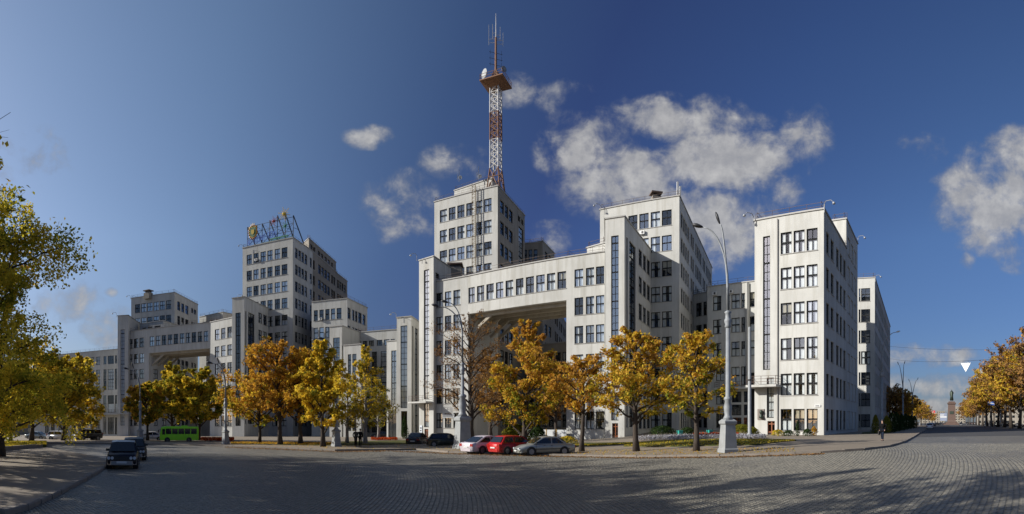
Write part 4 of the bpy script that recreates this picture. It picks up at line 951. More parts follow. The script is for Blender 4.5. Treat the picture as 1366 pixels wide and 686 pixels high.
        if kind in ('estate', 'suv'): l2.box((-hl - .015, s_ * W * .43 - .07, zt_ - .12), (-hl + .12, s_ * W * .43 + .06, zt_ + .3))
        else: l2.box((-hl - .012, s_ * W * .37 - .15, zt_ - .14), (-hl + .12, s_ * W * .37 + .16, zt_ + .06))
        l2.build('tail_light', TAIL, t)
        dl = MB(); 
        for xx in (xm, x0 - .25): dl.box((xx - .008, s_ * W * .5 - .004, bt + .14), (xx + .008, s_ * W * .5 + .004, bz - .06))
        dl.box((-hl + .5, s_ * W * .5 - .004, bt + .26), (hl - .6, s_ * W * .5 + .012, bt + .31))
        for xx in (xm + .25, x0 - .95 + .3): dl.box((xx - .3, s_ * W * .5 - .002, bz - .14), (xx - .16, s_ * W * .5 + .02, bz - .11))
        dl.build('door_trim', BLACKP, t)
        for xx in (K['wb'] / 2, -K['wb'] / 2):
            ar = MB(); ra = K['wr'] + .06
            ar.loft([[(xx + ra * math.cos(a), y, K['wr'] + ra * math.sin(a)) for a in [2 * math.pi * k / 18 for k in range(18)]] for y in (s_ * (W / 2 - .25), s_ * (W / 2 + .006))]); ar.build('wheel_arch', BLACKP, t)
            w_, ri = wheel_meshes(K['wr'])
            wo_ = link('wheel', w_, t, (xx, s_ * (W / 2 - .07), K['wr']), (0, 0, 0 if s_ > 0 else math.pi)); link('rim', ri, wo_)
    for nm, xx, ee in (('front_bumper', hl, 1), ('rear_bumper', -hl, -1)):
        bb = MB(); bb.loft([[(xx - ee * .2 * (abs(y) > .8) + ee * .035, y * W * .47, z) for z in (bt + .02, bt + .22)] + [(xx - ee * .12 - ee * .2 * (abs(y) > .8), y * W * .47, z) for z in (bt + .22, bt + .02)] for y in (-1, -.7, .7, 1)])
        bb.build(nm, RIM if kind == 'sedan_old' else (BLACKP if kind == 'suv' else pm_), t)
        pl = MB(); pl.box((xx + ee * .045 - .008, -.26, bt + .1 if ee > 0 else K['tail'] - .42), (xx + ee * .045 + .008, .26, bt + .21 if ee > 0 else K['tail'] - .31)); pl.build('number_plate', PLATE, t)
    gr = MB()
    if kind == 'sedan_old': gr.box((hl - .02, -.36, K['nose'] - .26), (hl + .012, .36, K['nose'] - .08)); 
    else: gr.box((hl - .1, -.38, K['nose'] - .2), (hl + .004, .38, K['nose'] - .12)); gr.box((hl - .05, -.5, bt + .06), (hl + .04, .5, bt + .12))
    gr.build('grille', BLACKP, t); return t
P_BLK = paint('paint_black', (.012, .010, .016)); P_WHT = paint('paint_white', (.78, .78, .78)); P_MAT = paint('paint_dull_black', (.008, .008, .01), .6, 0); P_RED = paint('paint_red', (.50, .012, .012)); P_SIL = paint('paint_silver', (.36, .37, .34), .3, .5)
P_GRN = paint('paint_dark_green', (.012, .018, .018)); P_DRK = paint('paint_charcoal', (.03, .03, .035)); P_LIL = paint('paint_pinkish_white', (.60, .54, .58)); P_BUS = paint('paint_lime', (.28, .80, .02), .35, 0)
car('black boxy saloon with four round headlights facing us beside the left kerb', 'car', 165, 623, -93, 'sedan_old', P_BLK)
car('dark car half hidden close behind the boxy black saloon', 'car', 179, 612.5, -92, 'sedan_old', P_MAT)
car('pinkish white liftback parked tail out beside the central lamp pedestal', 'car', 650, 605, 42, 'liftback', P_LIL)
car('bright red hatchback parked tail out between the white and silver cars', 'car', 684, 606, 40, 'hatch', P_RED)
car('silver saloon facing left, rightmost of the three cars parked at the kerb', 'car', 726, 607.5, -160, 'sedan', P_SIL)
car('dark green compact car seen from the side, behind the central lamp pedestal', 'car', 594, 596.5, 4, 'hatch', P_GRN)
car('black saloon seen from behind, parked near the left pier of the gateway', 'car', 557, 593.5, 75, 'sedan', P_BLK)
car('dark car seen from the side, parked before the link building beyond the lawn', 'car', 508, 584, 178, 'sedan', P_DRK)
car('silver car half hidden by branches, leftmost on the far road', 'car', 50, 586.5, -35, 'sedan', P_SIL)
car('small white estate car driving on the far road at the left', 'car', 80, 587.5, -28, 'estate', P_WHT)
car('dark off road car with roof rack behind the white estate car', 'car', 117, 588, -150, 'suv', P_DRK, roofcol=P_SIL)
car('small white saloon parked directly left of the green bus', 'car', 201, 588.5, 178, 'sedan', P_WHT)
car('white saloon parked at the kerb of the street at right', 'car', 1240.5, 572.3, 88, 'sedan', P_WHT)
car('grey blue car driving towards us on the street beyond the white saloon', 'car', 1282, 567.5, -92, 'hatch', P_DRK)
car('dark car close behind the grey blue car on the street', 'car', 1289.5, 566.8, -92, 'sedan', P_BLK)
for i, (px, py, h) in enumerate([(1243, 569.0, 60), (1250, 567.6, 20), (1256, 567.0, 10), (1262, 567.0, 10), (1297, 566.3, 90), (1301, 566, 80)]):
    car('dark distant car near the monument, ' + ['left of them all', 'second from the left', 'third from the left', 'fourth from the left', 'second from the right', 'rightmost'][i], 'car', px, py, h, 'sedan', P_DRK, group='distant cars near the monument')
for i, (px, py) in enumerate([(1346, 569.5), (1331, 568.6), (1358, 570)]):
    car(['dark car under the avenue trees, middle of three', 'silver car under the avenue trees, leftmost of three', 'dark car under the avenue trees nearest the right edge'][i], 'car', px, py, 170, 'sedan', P_SIL if i == 1 else P_DRK, group='cars under the avenue trees')
# green minibus
def bus():
    p = SP(239, 590.5); t = thing('city_bus', 'bright lime green small bus standing under the left maples', 'bus', (p.x, p.y, ground(p.x, p.y) + .01), R_(180) - th(239))
    L, W, H = 6.9, 2.2, 2.75; h = L / 2; b = MB(); secs = []
    for x, zb, zt, k in ((-h, .5, 2.5, .95), (-h + .12, .38, 2.68, 1), (h - 1.1, .38, 2.75, 1), (h - .25, .4, 2.6, .97), (h - .06, .45, 1.6, .96), (h, .5, 1.2, .94)):
        y = W / 2 * k; secs.append([(x, -y, zb), (x, -y, zt - .16), (x, -y * .86, zt), (x, y * .86, zt), (x, y, zt - .16), (x, y, zb)])
    b.loft(secs); b.build('body', P_BUS, t)
    for s_ in (-1, 1):
        for k in range(5):
            q = MB(); a = -h + .35 + k * 1.12; q.box((a, s_ * (W / 2 + .003) - .012, 1.45), (a + .98, s_ * (W / 2 + .003) + .012, 2.35)); q.build('window', CGLASS, t)
        q = MB(); q.box((h - .95, s_ * (W / 2 - .01) - .02, 1.35), (h - .45, s_ * (W / 2 - .01) + .02, 2.3)); q.build('door_window', CGLASS, t)
        for xx in (h - 1.35, -h + 1.7):
            ar = MB(); ar.loft([[(xx + .5 * math.cos(a), y, .42 + .5 * math.sin(a)) for a in [2 * math.pi * k / 16 for k in range(16)]] for y in (s_ * (W / 2 - .3), s_ * (W / 2 + .008))]); ar.build('wheel_arch', BLACKP, t)
            w_, ri = wheel_meshes(.42); wo_ = link('wheel', w_, t, (xx, s_ * (W / 2 - .08), .42), (0, 0, 0 if s_ > 0 else math.pi)); link('rim', ri, wo_)
        q = MB(); q.box((h - .03, s_ * .8 - .14, .72), (h + .03, s_ * .8 + .14, .95)); q.build('headlight', HEADL, t)
        q = MB(); q.box((-h - .02, s_ * .9 - .08, .8), (-h + .03, s_ * .9 + .08, 1.2)); q.build('tail_light', TAIL, t)
        q = MB(); q.bar((h - .1, s_ * 1.08, 2.2), (h + .25, s_ * 1.25, 2.1), .04, .04); q.box((h + .18, s_ * 1.28 - .1, 1.7), (h + .28, s_ * 1.28 + .1, 2.1)); q.build('mirror', BLACKP, t)
    q = MB(); q.quad((h + .0, -.95, 1.36), (h + .0, .95, 1.36), (h - .2, .9, 2.45), (h - .2, -.9, 2.45)); q.build('windscreen', CGLASS, t)
    q = MB(); q.box((-h - .012, -.8, 1.5), (-h + .02, .8, 2.3)); q.build('rear_window', CGLASS, t)
    q = MB(); q.box((-h - .06, -1.05, .42), (-h + .1, 1.05, .68)); q.build('rear_bumper', BLACKP, t)
    q = MB(); q.box((h - .1, -1.05, .42), (h + .08, 1.05, .66)); q.build('front_bumper', BLACKP, t)
    q = MB(); q.box((-1.5, -.5, 2.72), (-.4, .5, 2.86)); q.build('roof_hatch', P_BUS, t)
bus()
[o for o in COL.objects if o.name == 'city_bus'][0].scale = (.76, .8, .8)

# ---------------------------------------------------------------- street lamps
LAMPP = simple('lamp_grey_paint', (.25, .265, .275), .55, var=.3, scale=3)
LAMPST = simple('lamp_plinth_stone', (.27, .28, .28), .8, var=.3, scale=2)
def cobra(mb, pts, r0, r1): mb.tube(pts, [r0 + (r1 - r0) * k / (len(pts) - 1) for k in range(len(pts))], 8)
def lamp(label, px, py, k, ped, collar, top, heads, group='street lamps with cast plinths', tint=None, m_=None):
    """k: metres per pixel comes from the distance; measures in pixels of the photograph"""
    R = S(px, py); q = R / F; p = P(px, R); t = thing('street_lamp', label, 'street lamp', (p.x, p.y, ground(p.x, p.y) + .12), -th(px), group)
    m_ = m_ or LAMPP; h = ped * q; w_ = h * .24
    if ped:
        b = MB()
        def sq(w, z): w *= .8; return [(-w, -w, z), (w, -w, z), (w, w, z), (-w, w, z)]
        b.loft([sq(w_ * 1.25, 0), sq(w_ * 1.25, h * .1), sq(w_ * 1.1, h * .14), sq(w_ * .88, h * .86), sq(w_ * 1.08, h * .9), sq(w_ * 1.1, h * .97), sq(w_ * .7, h * 1.04)]); pl_ = b.build('plinth', LAMPST, t); pl_.rotation_euler = (0, 0, .5)
    b = MB(); r = .13 if ped else .2
    if ped: b.lathe([(w_ * .7, h * 1.03), (w_ * .5, h * 1.12), (w_ * .42, h * 1.16), (w_ * .5, h * 1.3), (w_ * .54, h * 1.42), (w_ * .36, h * 1.6), (w_ * .52, h * 1.64), (w_ * .52, h * 1.7), (r * 1.15, h * 1.74), (r, collar * q)], 14)
    else: b.lathe([(r * 1.6, 0), (r * 1.6, .8), (r * 1.1, .95), (r, collar * q)], 12)
    b.build('post', m_, t, smooth=True)
    c = MB(); cz = collar * q; c.lathe([(r, cz - .1), (r * 1.6, cz), (r * 1.3, cz + .12), (r * 1.75, cz + .3), (r * 1.75, cz + .42), (r * 1.3, cz + .5), (r * 1.2, cz + .8), (r * 1.8, cz + .9), (r * .7, cz + 1.0)], 12); c.build('collar', m_, t, smooth=True)
    for hx, hz in heads:
        a = MB(); zt = top * q; H_ = hz * q; X_ = hx * q; pts = [(0, 0, cz + .8), (0.02 * (1 if hx > 0 else -1), 0, zt)]
        for k in range(1, 9):
            f = k / 8; pts.append((X_ * (1 - math.cos(f * math.pi / 2)) * .9 if abs(hx) > 15 else X_ * .95 * f, 0, zt + (H_ - zt) * math.sin(f * math.pi / 2)))
        cobra(a, pts, r * .62, .035); ar = a.build('arm', m_, t, smooth=True)
        hd = MB(); e = Vector(pts[-1]); s_ = 1 if hx > 0 else -1; secs = []
        tilt = .55 if abs(hx) > 15 else 1.2
        for f, w2, h2 in ((0, .03, .03), (.12, .1, .07), (.35, .17, .10), (.6, .19, .12), (.85, .13, .09), (1, .03, .03)):
            cx = e.x + s_ * (.8 * f) * math.cos(tilt); cz2 = e.z + .8 * f * math.sin(tilt) * (.5 if abs(hx) > 15 else 1)
            secs.append([(cx - s_ * h2 * math.cos(a_) * .5, w2 * math.sin(a_), cz2 + h2 * math.cos(a_)) for a_ in [2 * math.pi * j / 8 for j in range(8)]])
        hd.loft(secs); hd.build('lamp_head', DARK if abs(hx) < 60 and tint is None else WHITE, t, smooth=True)
    return t
lamp('tall pale lamp on a white plinth standing before the entrance link, two heads', 971, 606.5, 0, 43, 168, 220, [(-37, 301), (-11, 305)])
lamp('pale lamp on a stone plinth between the dark compact car and the white liftback', 617, 600.5, 0, 42, 100, 150, [(-35, 190), (-21, 195)])
lamp('grey lamp on a plinth between the golden maple and the birches', 448.5, 597.5, 0, 22, 62, 95, [(-26, 140), (-17, 143)])
lamp('grey lamp on a plinth right of the green bus, before the left gateway', 301, 594.5, 0, 18, 50, 80, [(-19, 108), (-9, 108)])
lamp('grey lamp on a plinth directly left of the small white saloon', 187, 592, 0, 17, 45, 70, [(-17, 98), (-9, 99)])
lamp('slender lamp with one arm bending right, behind the walking person', 1176, 578.5, 0, 0, 75, 95, [(21, 134)], group=None, tint=1)
lamp('distant twin headed lamp just right of the grey end block', 1204.5, 572.5, 0, 0, 40, 55, [(-6, 85), (1.5, 86)], group=None)
lamp('distant twin headed lamp between the small avenue trees', 1217, 570.5, 0, 0, 30, 42, [(-4, 61), (7, 63)], group=None)
# plain poles
def pole(label, px, py, ptop, r, m_=None, cat='pole', name='pole'):
    R = S(px, py); q = R / F; p = P(px, R); t = thing(name, label, cat, (p.x, p.y, ground(p.x, p.y) + .1)); H = (py - ptop) * q
    b = MB(); b.lathe([(r * 1.5, 0), (r * 1.5, .5), (r * 1.05, .6), (r * .85, H - .15), (r * .85, H), (.02, H + .05)], 14); b.build('shaft', m_ or STEEL, t, smooth=True)
    c = MB(); c.lathe([(r * 1.25, H * .52), (r * 1.25, H * .52 + .15)], 12); c.build('clamp', DARK, t); return t
pole('thick straight grey pole before the entrance link, left of the orange door', 1000, 587, 438, .17, LAMPP)
pole('pale pole with blue sign plates at the avenue kerb', 1334.5, 568.6, 518, .22, LAMPP)
pole('thin pale pole at the kerb beyond the twin headed lamps', 1227, 568.5, 537, .14, LAMPP)
pole('thick pale post at the avenue kerb left of the sign pole', 1315, 567.8, 548, .3, LAMPP)
BLUE = simple('blue_sign', (.03, .10, .36), .5, var=.05)
def sign(label, px, py, w, h, R, z, m_, cat='sign'):
    p = P(px, R); t = thing('road_sign', label, cat, (p.x, p.y, z), -th(px)); b = MB(); b.box((-w / 2, -.04, 0), (w / 2, .04, h)); b.build('plate', m_, t)
    c = MB(); c.box((-w / 2 + .1, -.055, h * .42), (w / 2 - .1, -.041, h * .58)); c.build('lettering', WHITE, t); c = MB(); c.box((-w / 2 + .1, -.055, h * .70), (w * .1, -.041, h * .8)); c.build('lettering', WHITE, t)
    s_ = MB(); s_.bar((-w / 2, .1, h * .5), (w / 2, .1, h * .5), .06, .06); s_.bar((0, .1, h * .5), (0, .1, -z + ground(p.x, p.y)) , .1, .1); s_.build('bracket', STEEL, t)
sign('larger blue direction sign hanging among the avenue trees', 1322, 538, 2.2, 1.1, 170, 5.4, BLUE); sign('smaller blue sign farther down the avenue', 1303.5, 545, 2.2, 1.4, 290, 6.6, BLUE)
sign('small pale sign above the far avenue, left of the smaller blue one', 1288, 546, 3, 1.4, 420, 9.5, WHITE); sign('red banner sign beyond the small avenue trees', 1245, 548, 4, 6, 560, 6, simple('red_banner', (.5, .03, .03), .6)); sign('white poster board left of the monument', 1258.5, 556, 6.2, 7, 480, 1, simple('poster', (.22, .25, .33), .6))
# bins
TEAL = simple('teal_paint', (.03, .36, .30), .5)
for px, lb in ((907, 'teal litter bin on the path, left one of two'), (947, 'teal litter bin on the path, nearer to the white lamp')):
    p = SP(px, 584.2); t = thing('litter_bin', lb, 'bin', (p.x, p.y, ground(p.x, p.y) + .13), .2, 'teal litter bins'); b = MB(); b.loft([[(x * w_, y * w_, z) for x, y in ((-1, -1), (1, -1), (1, 1), (-1, 1))] for w_, z in ((.22, 0), (.27, .65), (.29, .66), (.29, .74), (.24, .75), (.24, .3))]); b.build('bin', TEAL, t)
    c = MB(); c.bar((-.33, 0, 0), (-.33, 0, .9), .05, .05); c.bar((.33, 0, 0), (.33, 0, .9), .05, .05); c.bar((-.33, 0, .6), (.33, 0, .6), .05, .05); c.build('frame', DARK, t)

# ---------------------------------------------------------------- overhead wires and triangle sign
def wire(label, a, b_, sag, r=.02):
    s_ = MB(); pts = []
    for k in range(17):
        f = k / 16; q = Vector(a).lerp(Vector(b_), f); q.z -= sag * 4 * f * (1 - f); pts.append(q)
    s_.tube(pts, r, 5); tag(s_.build('overhead_wire', DARK), label, 'wire')
def at(px, py, R): p = P(px, R); return (p.x, p.y, (HY - py) * R / F)
wire('upper span wire crossing the street from the end block', at(1184, 462, 112), at(1420, 462, 90), .9, .018)
WA, WB = Vector(at(1184, 478, 112)), Vector(at(1440, 470, 34))
wire('lower span wire carrying the white triangle', WA, WB, .8, .016)
fw_ = min((k / 400 for k in range(401)), key=lambda f: abs(math.atan2(WA.lerp(WB, f).x, WA.lerp(WB, f).y) - th(1288.5))); WP = WA.lerp(WB, fw_); WP.z -= .8 * 4 * fw_ * (1 - fw_)
ts_ = WP.xy.length / 100
wire('short dark wire crossing the top left corner of the view', at(-20, 172, 20), at(14, 150, 24), .0, .012)
t = thing('hanging_sign', 'white inverted triangle hanging on the wire over the street', 'sign', (WP.x, WP.y, WP.z - 2.1 * ts_), -th(1288.5) - .45)
t.scale = (ts_, ts_, ts_)
b = MB(); b.loft([[(-1.05, y, 1.7), (0, y, 0), (1.05, y, 1.7)] for y in (-.04, .04)]); b.build('panel', simple('white_sign', (.75, .76, .75), .5, var=.03), t)
for hx in (-.6, .6): b = MB(); b.bar((hx, 0, 1.6), (hx, 0, 2.1), .03, .03); b.build('hanger', DARK, t)

# ---------------------------------------------------------------- monument
GRAN = simple('red_granite', (.10, .06, .045), .6, var=.2, scale=1); BRZ = simple('dark_bronze', (.05, .065, .05), .5, metal=.6)
R = 300; p = P(1269.5, R); q = R / F; g = ground(p.x, p.y)
t = thing('monument', 'bronze statue on a tall red granite pedestal closing the street', 'monument', (p.x, p.y, g), -th(1269.5))
b = MB(); sq = lambda w, z: [(-w, -w, z), (w, -w, z), (w, w, z), (-w, w, z)]
b.loft([sq(4.6, 0), sq(4.6, .8), sq(3.4, .8), sq(3.4, 1.6), sq(2.5, 1.8), sq(2.3, 2.6), sq(2.05, 11.6), sq(2.5, 12.0), sq(2.5, 12.6), sq(1.8, 12.8), sq(1.8, 13.4)]); b.build('pedestal', GRAN, t)
b = MB(); b.box((-1.1, -2.42, 6.2), (1.1, -2.15, 7.8)); b.build('relief', BRZ, t)
def skin_body(name, verts, edges, radii, m_, parent, root=0, sub=1):
    me = bpy.data.meshes.new(name); me.from_pydata(verts, edges, []); o = link(name, me, parent); me.materials.append(m_)
    md = o.modifiers.new('skin', 'SKIN'); sk = me.skin_vertices[0].data
    for i, r in enumerate(radii): sk[i].radius = (r, r) if not isinstance(r, tuple) else r; sk[i].use_root = (i == root)
    md.use_smooth_shade = True; ms_ = o.modifiers.new('sub', 'SUBSURF'); ms_.levels = sub; ms_.render_levels = sub; return o
def figure(parent, sc=1.0, coat=None, trous=None, skin=None, hair=None, coat_len=.9, stride=.18, arm=.1, bag=False, one=False, raise_=0):
    """body one skin, clothes over it; faces -y"""
    s = stride; V = [(0, 0, .95), (0, 0, 1.15), (0, .01, 1.35), (0, 0, 1.48), (0, -.01, 1.56), (0, -.015, 1.66), (0, -.01, 1.74),
         (.09, 0, .92), (.10, -s * .6, .5), (.10, -s * .7, .09), (.10, -s * .7 - .16, .04), (-.09, 0, .92), (-.10, s * .5, .5), (-.10, s * 1.1, .12), (-.10, s * 1.1 - .16, .05),
         (.19, 0, 1.42), (.25, .03 + arm, 1.16), (.24, -.08 - raise_, .93 + raise_ * 2), (.235, -.13 - raise_, .84 + raise_ * 2.2), (-.19, 0, 1.42), (-.25, .03, 1.16), (-.24, -.06, .92), (-.235, -.08, .83)]
    E_ = [(0, 1), (1, 2), (2, 3), (3, 4), (4, 5), (5, 6), (0, 7), (7, 8), (8, 9), (9, 10), (0, 11), (11, 12), (12, 13), (13, 14), (2, 15), (15, 16), (16, 17), (17, 18), (2, 19), (19, 20), (20, 21), (21, 22)]
    Rd = [.13, .12, .15, .07, .055, .085, .06, .095, .06, .042, .035, .095, .06, .042, .035, .06, .045, .035, .03, .06, .045, .035, .03]
    V = [(x * sc, y * sc, z * sc) for x, y, z in V]; Rd = [r * sc for r in Rd]
    o = skin_body('body', V, E_, Rd, skin or BRZ, parent)
    if one: return
    cv = [0, 1, 2, 3, 15, 16, 17, 19, 20, 21]; mp = {v: i for i, v in enumerate(cv)}
    ce = [(mp[a], mp[b_]) for a, b_ in E_ if a in mp and b_ in mp]; cvv = [V[i] for i in cv] + [(0, 0, coat_len * .9 * sc)]; ce.append((0, len(cv)))
    skin_body('jacket', cvv, ce, [r * sc for r in (.165, .16, .18, .09, .08, .065, .052, .08, .065, .052, .17)], coat, parent)
    tv = [0, 7, 8, 9, 11, 12, 13]; mp = {v: i for i, v in enumerate(tv)}; te = [(mp[a], mp[b_]) for a, b_ in E_ if a in mp and b_ in mp]
    skin_body('trousers', [V[i] for i in tv], te, [r * sc for r in (.135, .11, .078, .065, .11, .078, .065)], trous, parent)
    for sx_, yy in ((.10, -s * .7), (-.10, s * 1.1)):
        sh = MB(); x, y = sx_ * sc, yy * sc; sh.loft([[(x - w_, y + a, z) for w_, z in ((.05, 0), (.045, h_), (-.045, h_), (-.05, 0))] for a, h_ in ((.07, .09), (-.06, .09), (-.2, .05))]); sh.build('shoe', BLACKP, parent)
    hr = MB(); n = 10; hr.loft([[(r * math.cos(2 * math.pi * k / n) * sc, (r * math.sin(2 * math.pi * k / n) + .02) * sc, z * sc) for k in range(n)] for r, z in ((.075, 1.62), (.098, 1.68), (.1, 1.73), (.08, 1.79), (.03, 1.82))]); hr.build('hair', hair, parent, smooth=True)
    if bag:
        bg_ = MB(); bg_.box((-.3 * sc, -.25, .5), (-.24 * sc, .1, .85)); bg_.bar((-.27, -.15, .85), (-.25, -.08, .98), .015, .015); bg_.build('bag', bag, parent)
st_ = bpy.data.objects.new('statue', None); COL.objects.link(st_); st_.parent = t; st_.location = (0, 0, 13.4)
figure(st_, 3.9, one=True, skin=BRZ, stride=.1, arm=.1, raise_=.2)
b = MB(); b.loft([[(r * math.cos(2 * math.pi * k / 10) , r * .8 * math.sin(2 * math.pi * k / 10), z) for k in range(10)] for r, z in ((1.1, .6), (.8, 3), (.95, 5.2), (.5, 6))]); b.build('cloak', BRZ, st_, smooth=True)

SKIN = simple('skin', (.45, .27, .19), .6, var=.08); HAIR = simple('dark_hair', (.03, .02, .015), .7); JK = simple('black_jacket', (.008, .008, .009), .95, spec=.1); JN = simple('blue_jeans', (.015, .022, .04), .95, spec=.1); JG = simple('grey_coat', (.05, .045, .04), .85)
def person(label, px, py, rz, **kw):
    p = SP(px, py); t = thing('person', label, 'person', (p.x, p.y, ground(p.x, p.y) + .13), R_(rz) - th(px)); figure(t, **kw); return t
person('person in black jacket and blue jeans walking on the pavement before the thujas', 1177, 590.5, -20, coat=JK, trous=JN, skin=SKIN, hair=HAIR, bag=JG)
person('person in long grey coat, left one of the couple below the birch', 474.5, 597.3, 160, coat=JG, trous=JK, skin=SKIN, hair=HAIR, coat_len=.62, stride=.12)
person('person in dark jacket carrying a white bag, right one of the couple', 480.5, 597.3, 170, coat=JK, trous=JK, skin=SKIN, hair=HAIR, coat_len=.8, bag=WHITE, stride=.12)
# ---------------------------------------------------------------- radio mast, roof sign, antennas and other roof furniture
def lattice(mb, c, z0, z1, w0, w1, n, r=.06, mfn=lambda f: 0, rot=.4, br=.035):
    cx, cy = c
    def cr(f, k): w_ = w0 + (w1 - w0) * f; a = rot + math.pi / 2 * k; return (cx + w_ * math.cos(a), cy + w_ * math.sin(a), z0 + (z1 - z0) * f)
    for i in range(n):
        f0, f1 = i / n, (i + 1) / n; m_ = mfn((f0 + f1) / 2)
        for k in range(4):
            mb.bar(cr(f0, k), cr(f1, k), r * 2, r * 2, m_); mb.bar(cr(f0, k), cr(f1, (k + 1) % 4), br * 2, br * 2, m_); mb.bar(cr(f0, (k + 1) % 4), cr(f1, k), br * 2, br * 2, m_); mb.bar(cr(f1, k), cr(f1, (k + 1) % 4), br * 2, br * 2, m_)
p = P(661.5, 111); t = thing('radio_mast', 'tall red and white lattice radio mast with a square platform, on the highest tower', 'radio mast', (p.x, p.y, 47.9)); q = 111 / F
zz = lambda py: (HY - py) * q - 47.9
b = MB()
for a in range(4):
    an = .4 + math.pi / 2 * a; b.bar((2.2 * math.cos(an), 2.2 * math.sin(an), -.2), (1.35 * math.cos(an), 1.35 * math.sin(an), zz(226)), .22, .22)
    an2 = an + math.pi / 2; b.bar((2.2 * math.cos(an), 2.2 * math.sin(an), 0), (1.35 * math.cos(an2), 1.35 * math.sin(an2), zz(226)), .12, .12); b.bar((2.2 * math.cos(an2), 2.2 * math.sin(an2), 0), (1.35 * math.cos(an), 1.35 * math.sin(an), zz(226)), .12, .12)
    b.bar((1.75 * math.cos(an), 1.75 * math.sin(an), zz(238)), (1.75 * math.cos(an2), 1.75 * math.sin(an2), zz(238)), .12, .12)
b.build('base_legs', REDP, t)
for z0, z1, mm, nm in ((zz(226), zz(188), WHP, 'white_section'), (zz(188), zz(152), REDP, 'red_section'), (zz(152), zz(116), WHP, 'white_section')):
    b = MB(); lattice(b, (0, 0), z0, z1, 1.35, 1.3, 4, .10, br=.05); b.bar((0, 0, z0), (0, 0, z1), .35, .2); b.build(nm, mm, t)
b = MB(); rt = .4; z = zz(113)
b.loft([[(w_ * math.cos(rt + math.pi / 2 * k), w_ * math.sin(rt + math.pi / 2 * k), zz_) for k in range(4)] for w_, zz_ in ((1.6, z - .9), (3.7, z), (3.7, z + .22), (1.5, z + .2))]); b.build('platform', REDP, t)
b = MB()
for k in range(4):
    a, a2 = rt + math.pi / 2 * k, rt + math.pi / 2 * (k + 1)
    A, Bq = Vector((3.6 * math.cos(a), 3.6 * math.sin(a), z + .2)), Vector((3.6 * math.cos(a2), 3.6 * math.sin(a2), z + .2))
    for hz in (.55, 1.1): b.bar(A + Vector((0, 0, hz)), Bq + Vector((0, 0, hz)), .06, .06)
    for f in (0, .33, .66): b.bar(A.lerp(Bq, f), A.lerp(Bq, f) + Vector((0, 0, 1.1)), .06, .06)
b.build('platform_railing', REDP, t)
b = MB(); lattice(b, (0, 0), z + .2, zz(96), 1.5, .5, 2, .08); b.build('upper_frame', REDP, t)
b = MB(); b.tube([(0, 0, z), (0, 0, zz(50))], [.28, .2], 8); b.build('pole', REDP, t)
b = MB(); b.tube([(0, 0, zz(50)), (0, 0, zz(18))], [.12, .04], 6); b.build('top_pole', WHP, t)
for k, (dx, py0, py1) in enumerate(((-1.5, 60, 33), (1.5, 62, 44), (-.7, 52, 32), (.9, 55, 36))):
    b = MB(); b.bar((dx, 0, zz(py0)), (dx, 0, zz(py1)), .09, .09); b.bar((0, 0, zz(py0 - 8)), (dx, 0, zz(py0 - 8)), .06, .06); b.bar((0, 0, zz(py0 - 3)), (dx, 0, zz(py0 - 3)), .06, .06); b.build('aerial', WHP, t)
for py in (70, 78, 86):
    b = MB(); b.bar((-1.4, -.3, zz(py)), (1.4, .3, zz(py) - .3), .05, .05); b.bar((-1.2, 0, zz(py) - .3), (-1.2, 0, zz(py) + .6), .05, .05); b.bar((1.2, 0, zz(py) - .7), (1.2, 0, zz(py) + .3), .05, .05); b.build('dipole', DARK, t)
def dish(mb, c, r, d):
    d = Vector(d).normalized(); u = d.orthogonal().normalized(); v = d.cross(u); c = Vector(c)
    mb.loft([[tuple(c + d * (dep) + (u * math.cos(2 * math.pi * k / 14) + v * math.sin(2 * math.pi * k / 14)) * rr_) for k in range(14)] for rr_, dep in ((r * .2, -.3), (r * .8, -.1), (r, .1), (r * .98, .12), (r * .6, .02), (.02, -.05))])
for c_, r_ in (((-2.35, -1.2, zz(103)), 1.0), ((1.7, -1.5, zz(99)), .65)):
    b = MB(); dish(b, c_, r_, (-.8, -.6, 0) if c_[0] < 0 else (.6, -.8, 0)); b.build('dish', LAMPP, t, smooth=True)
for px, py0, py1, R in ((612.5, 249, 227, 112), (638.5, 240, 222, 112)):
    p = P(px, R); z0 = (HY - py0) * R / F; zb = 51.6 if px > 606.5 and px < 656 else 47.9; h = (HY - py1) * R / F - zb
    t2 = thing('antenna', 'slim roof aerial on the mast tower, %s' % ('left of two' if px < 620 else 'beside a small dish'), 'antenna', (p.x, p.y, zb - .31)); b = MB(); b.bar((0, 0, 0), (0, 0, h + .3), .1, .1); b.bar((-.35, 0, h * .2), (-.35, 0, h * .7), .16, .1); b.bar((-.35, 0, h * .5), (0, 0, h * .5), .05, .05); b.build('pole', STEEL, t2)
    b = MB(); dish(b, (.3, -.4, h * .3), .42, (0, -1, 0)); b.build('dish', WHITE, t2, smooth=True)
for dx, hh in ((0, 3.2), (.55, 2.4)):
    p = P(904 + dx * 6, 92); t2 = thing('antenna', 'pale mobile phone aerial on the big block roof, %s' % ('taller one' if dx == 0 else 'shorter one'), 'antenna', (p.x, p.y, 38.9)); b = MB(); b.box((-.16, -.12, .3), (.16, .12, hh)); b.build('panel', WHITE, t2); b = MB(); b.bar((0, .16, -.2), (0, .16, hh), .08, .08); b.build('pole', STEEL, t2)
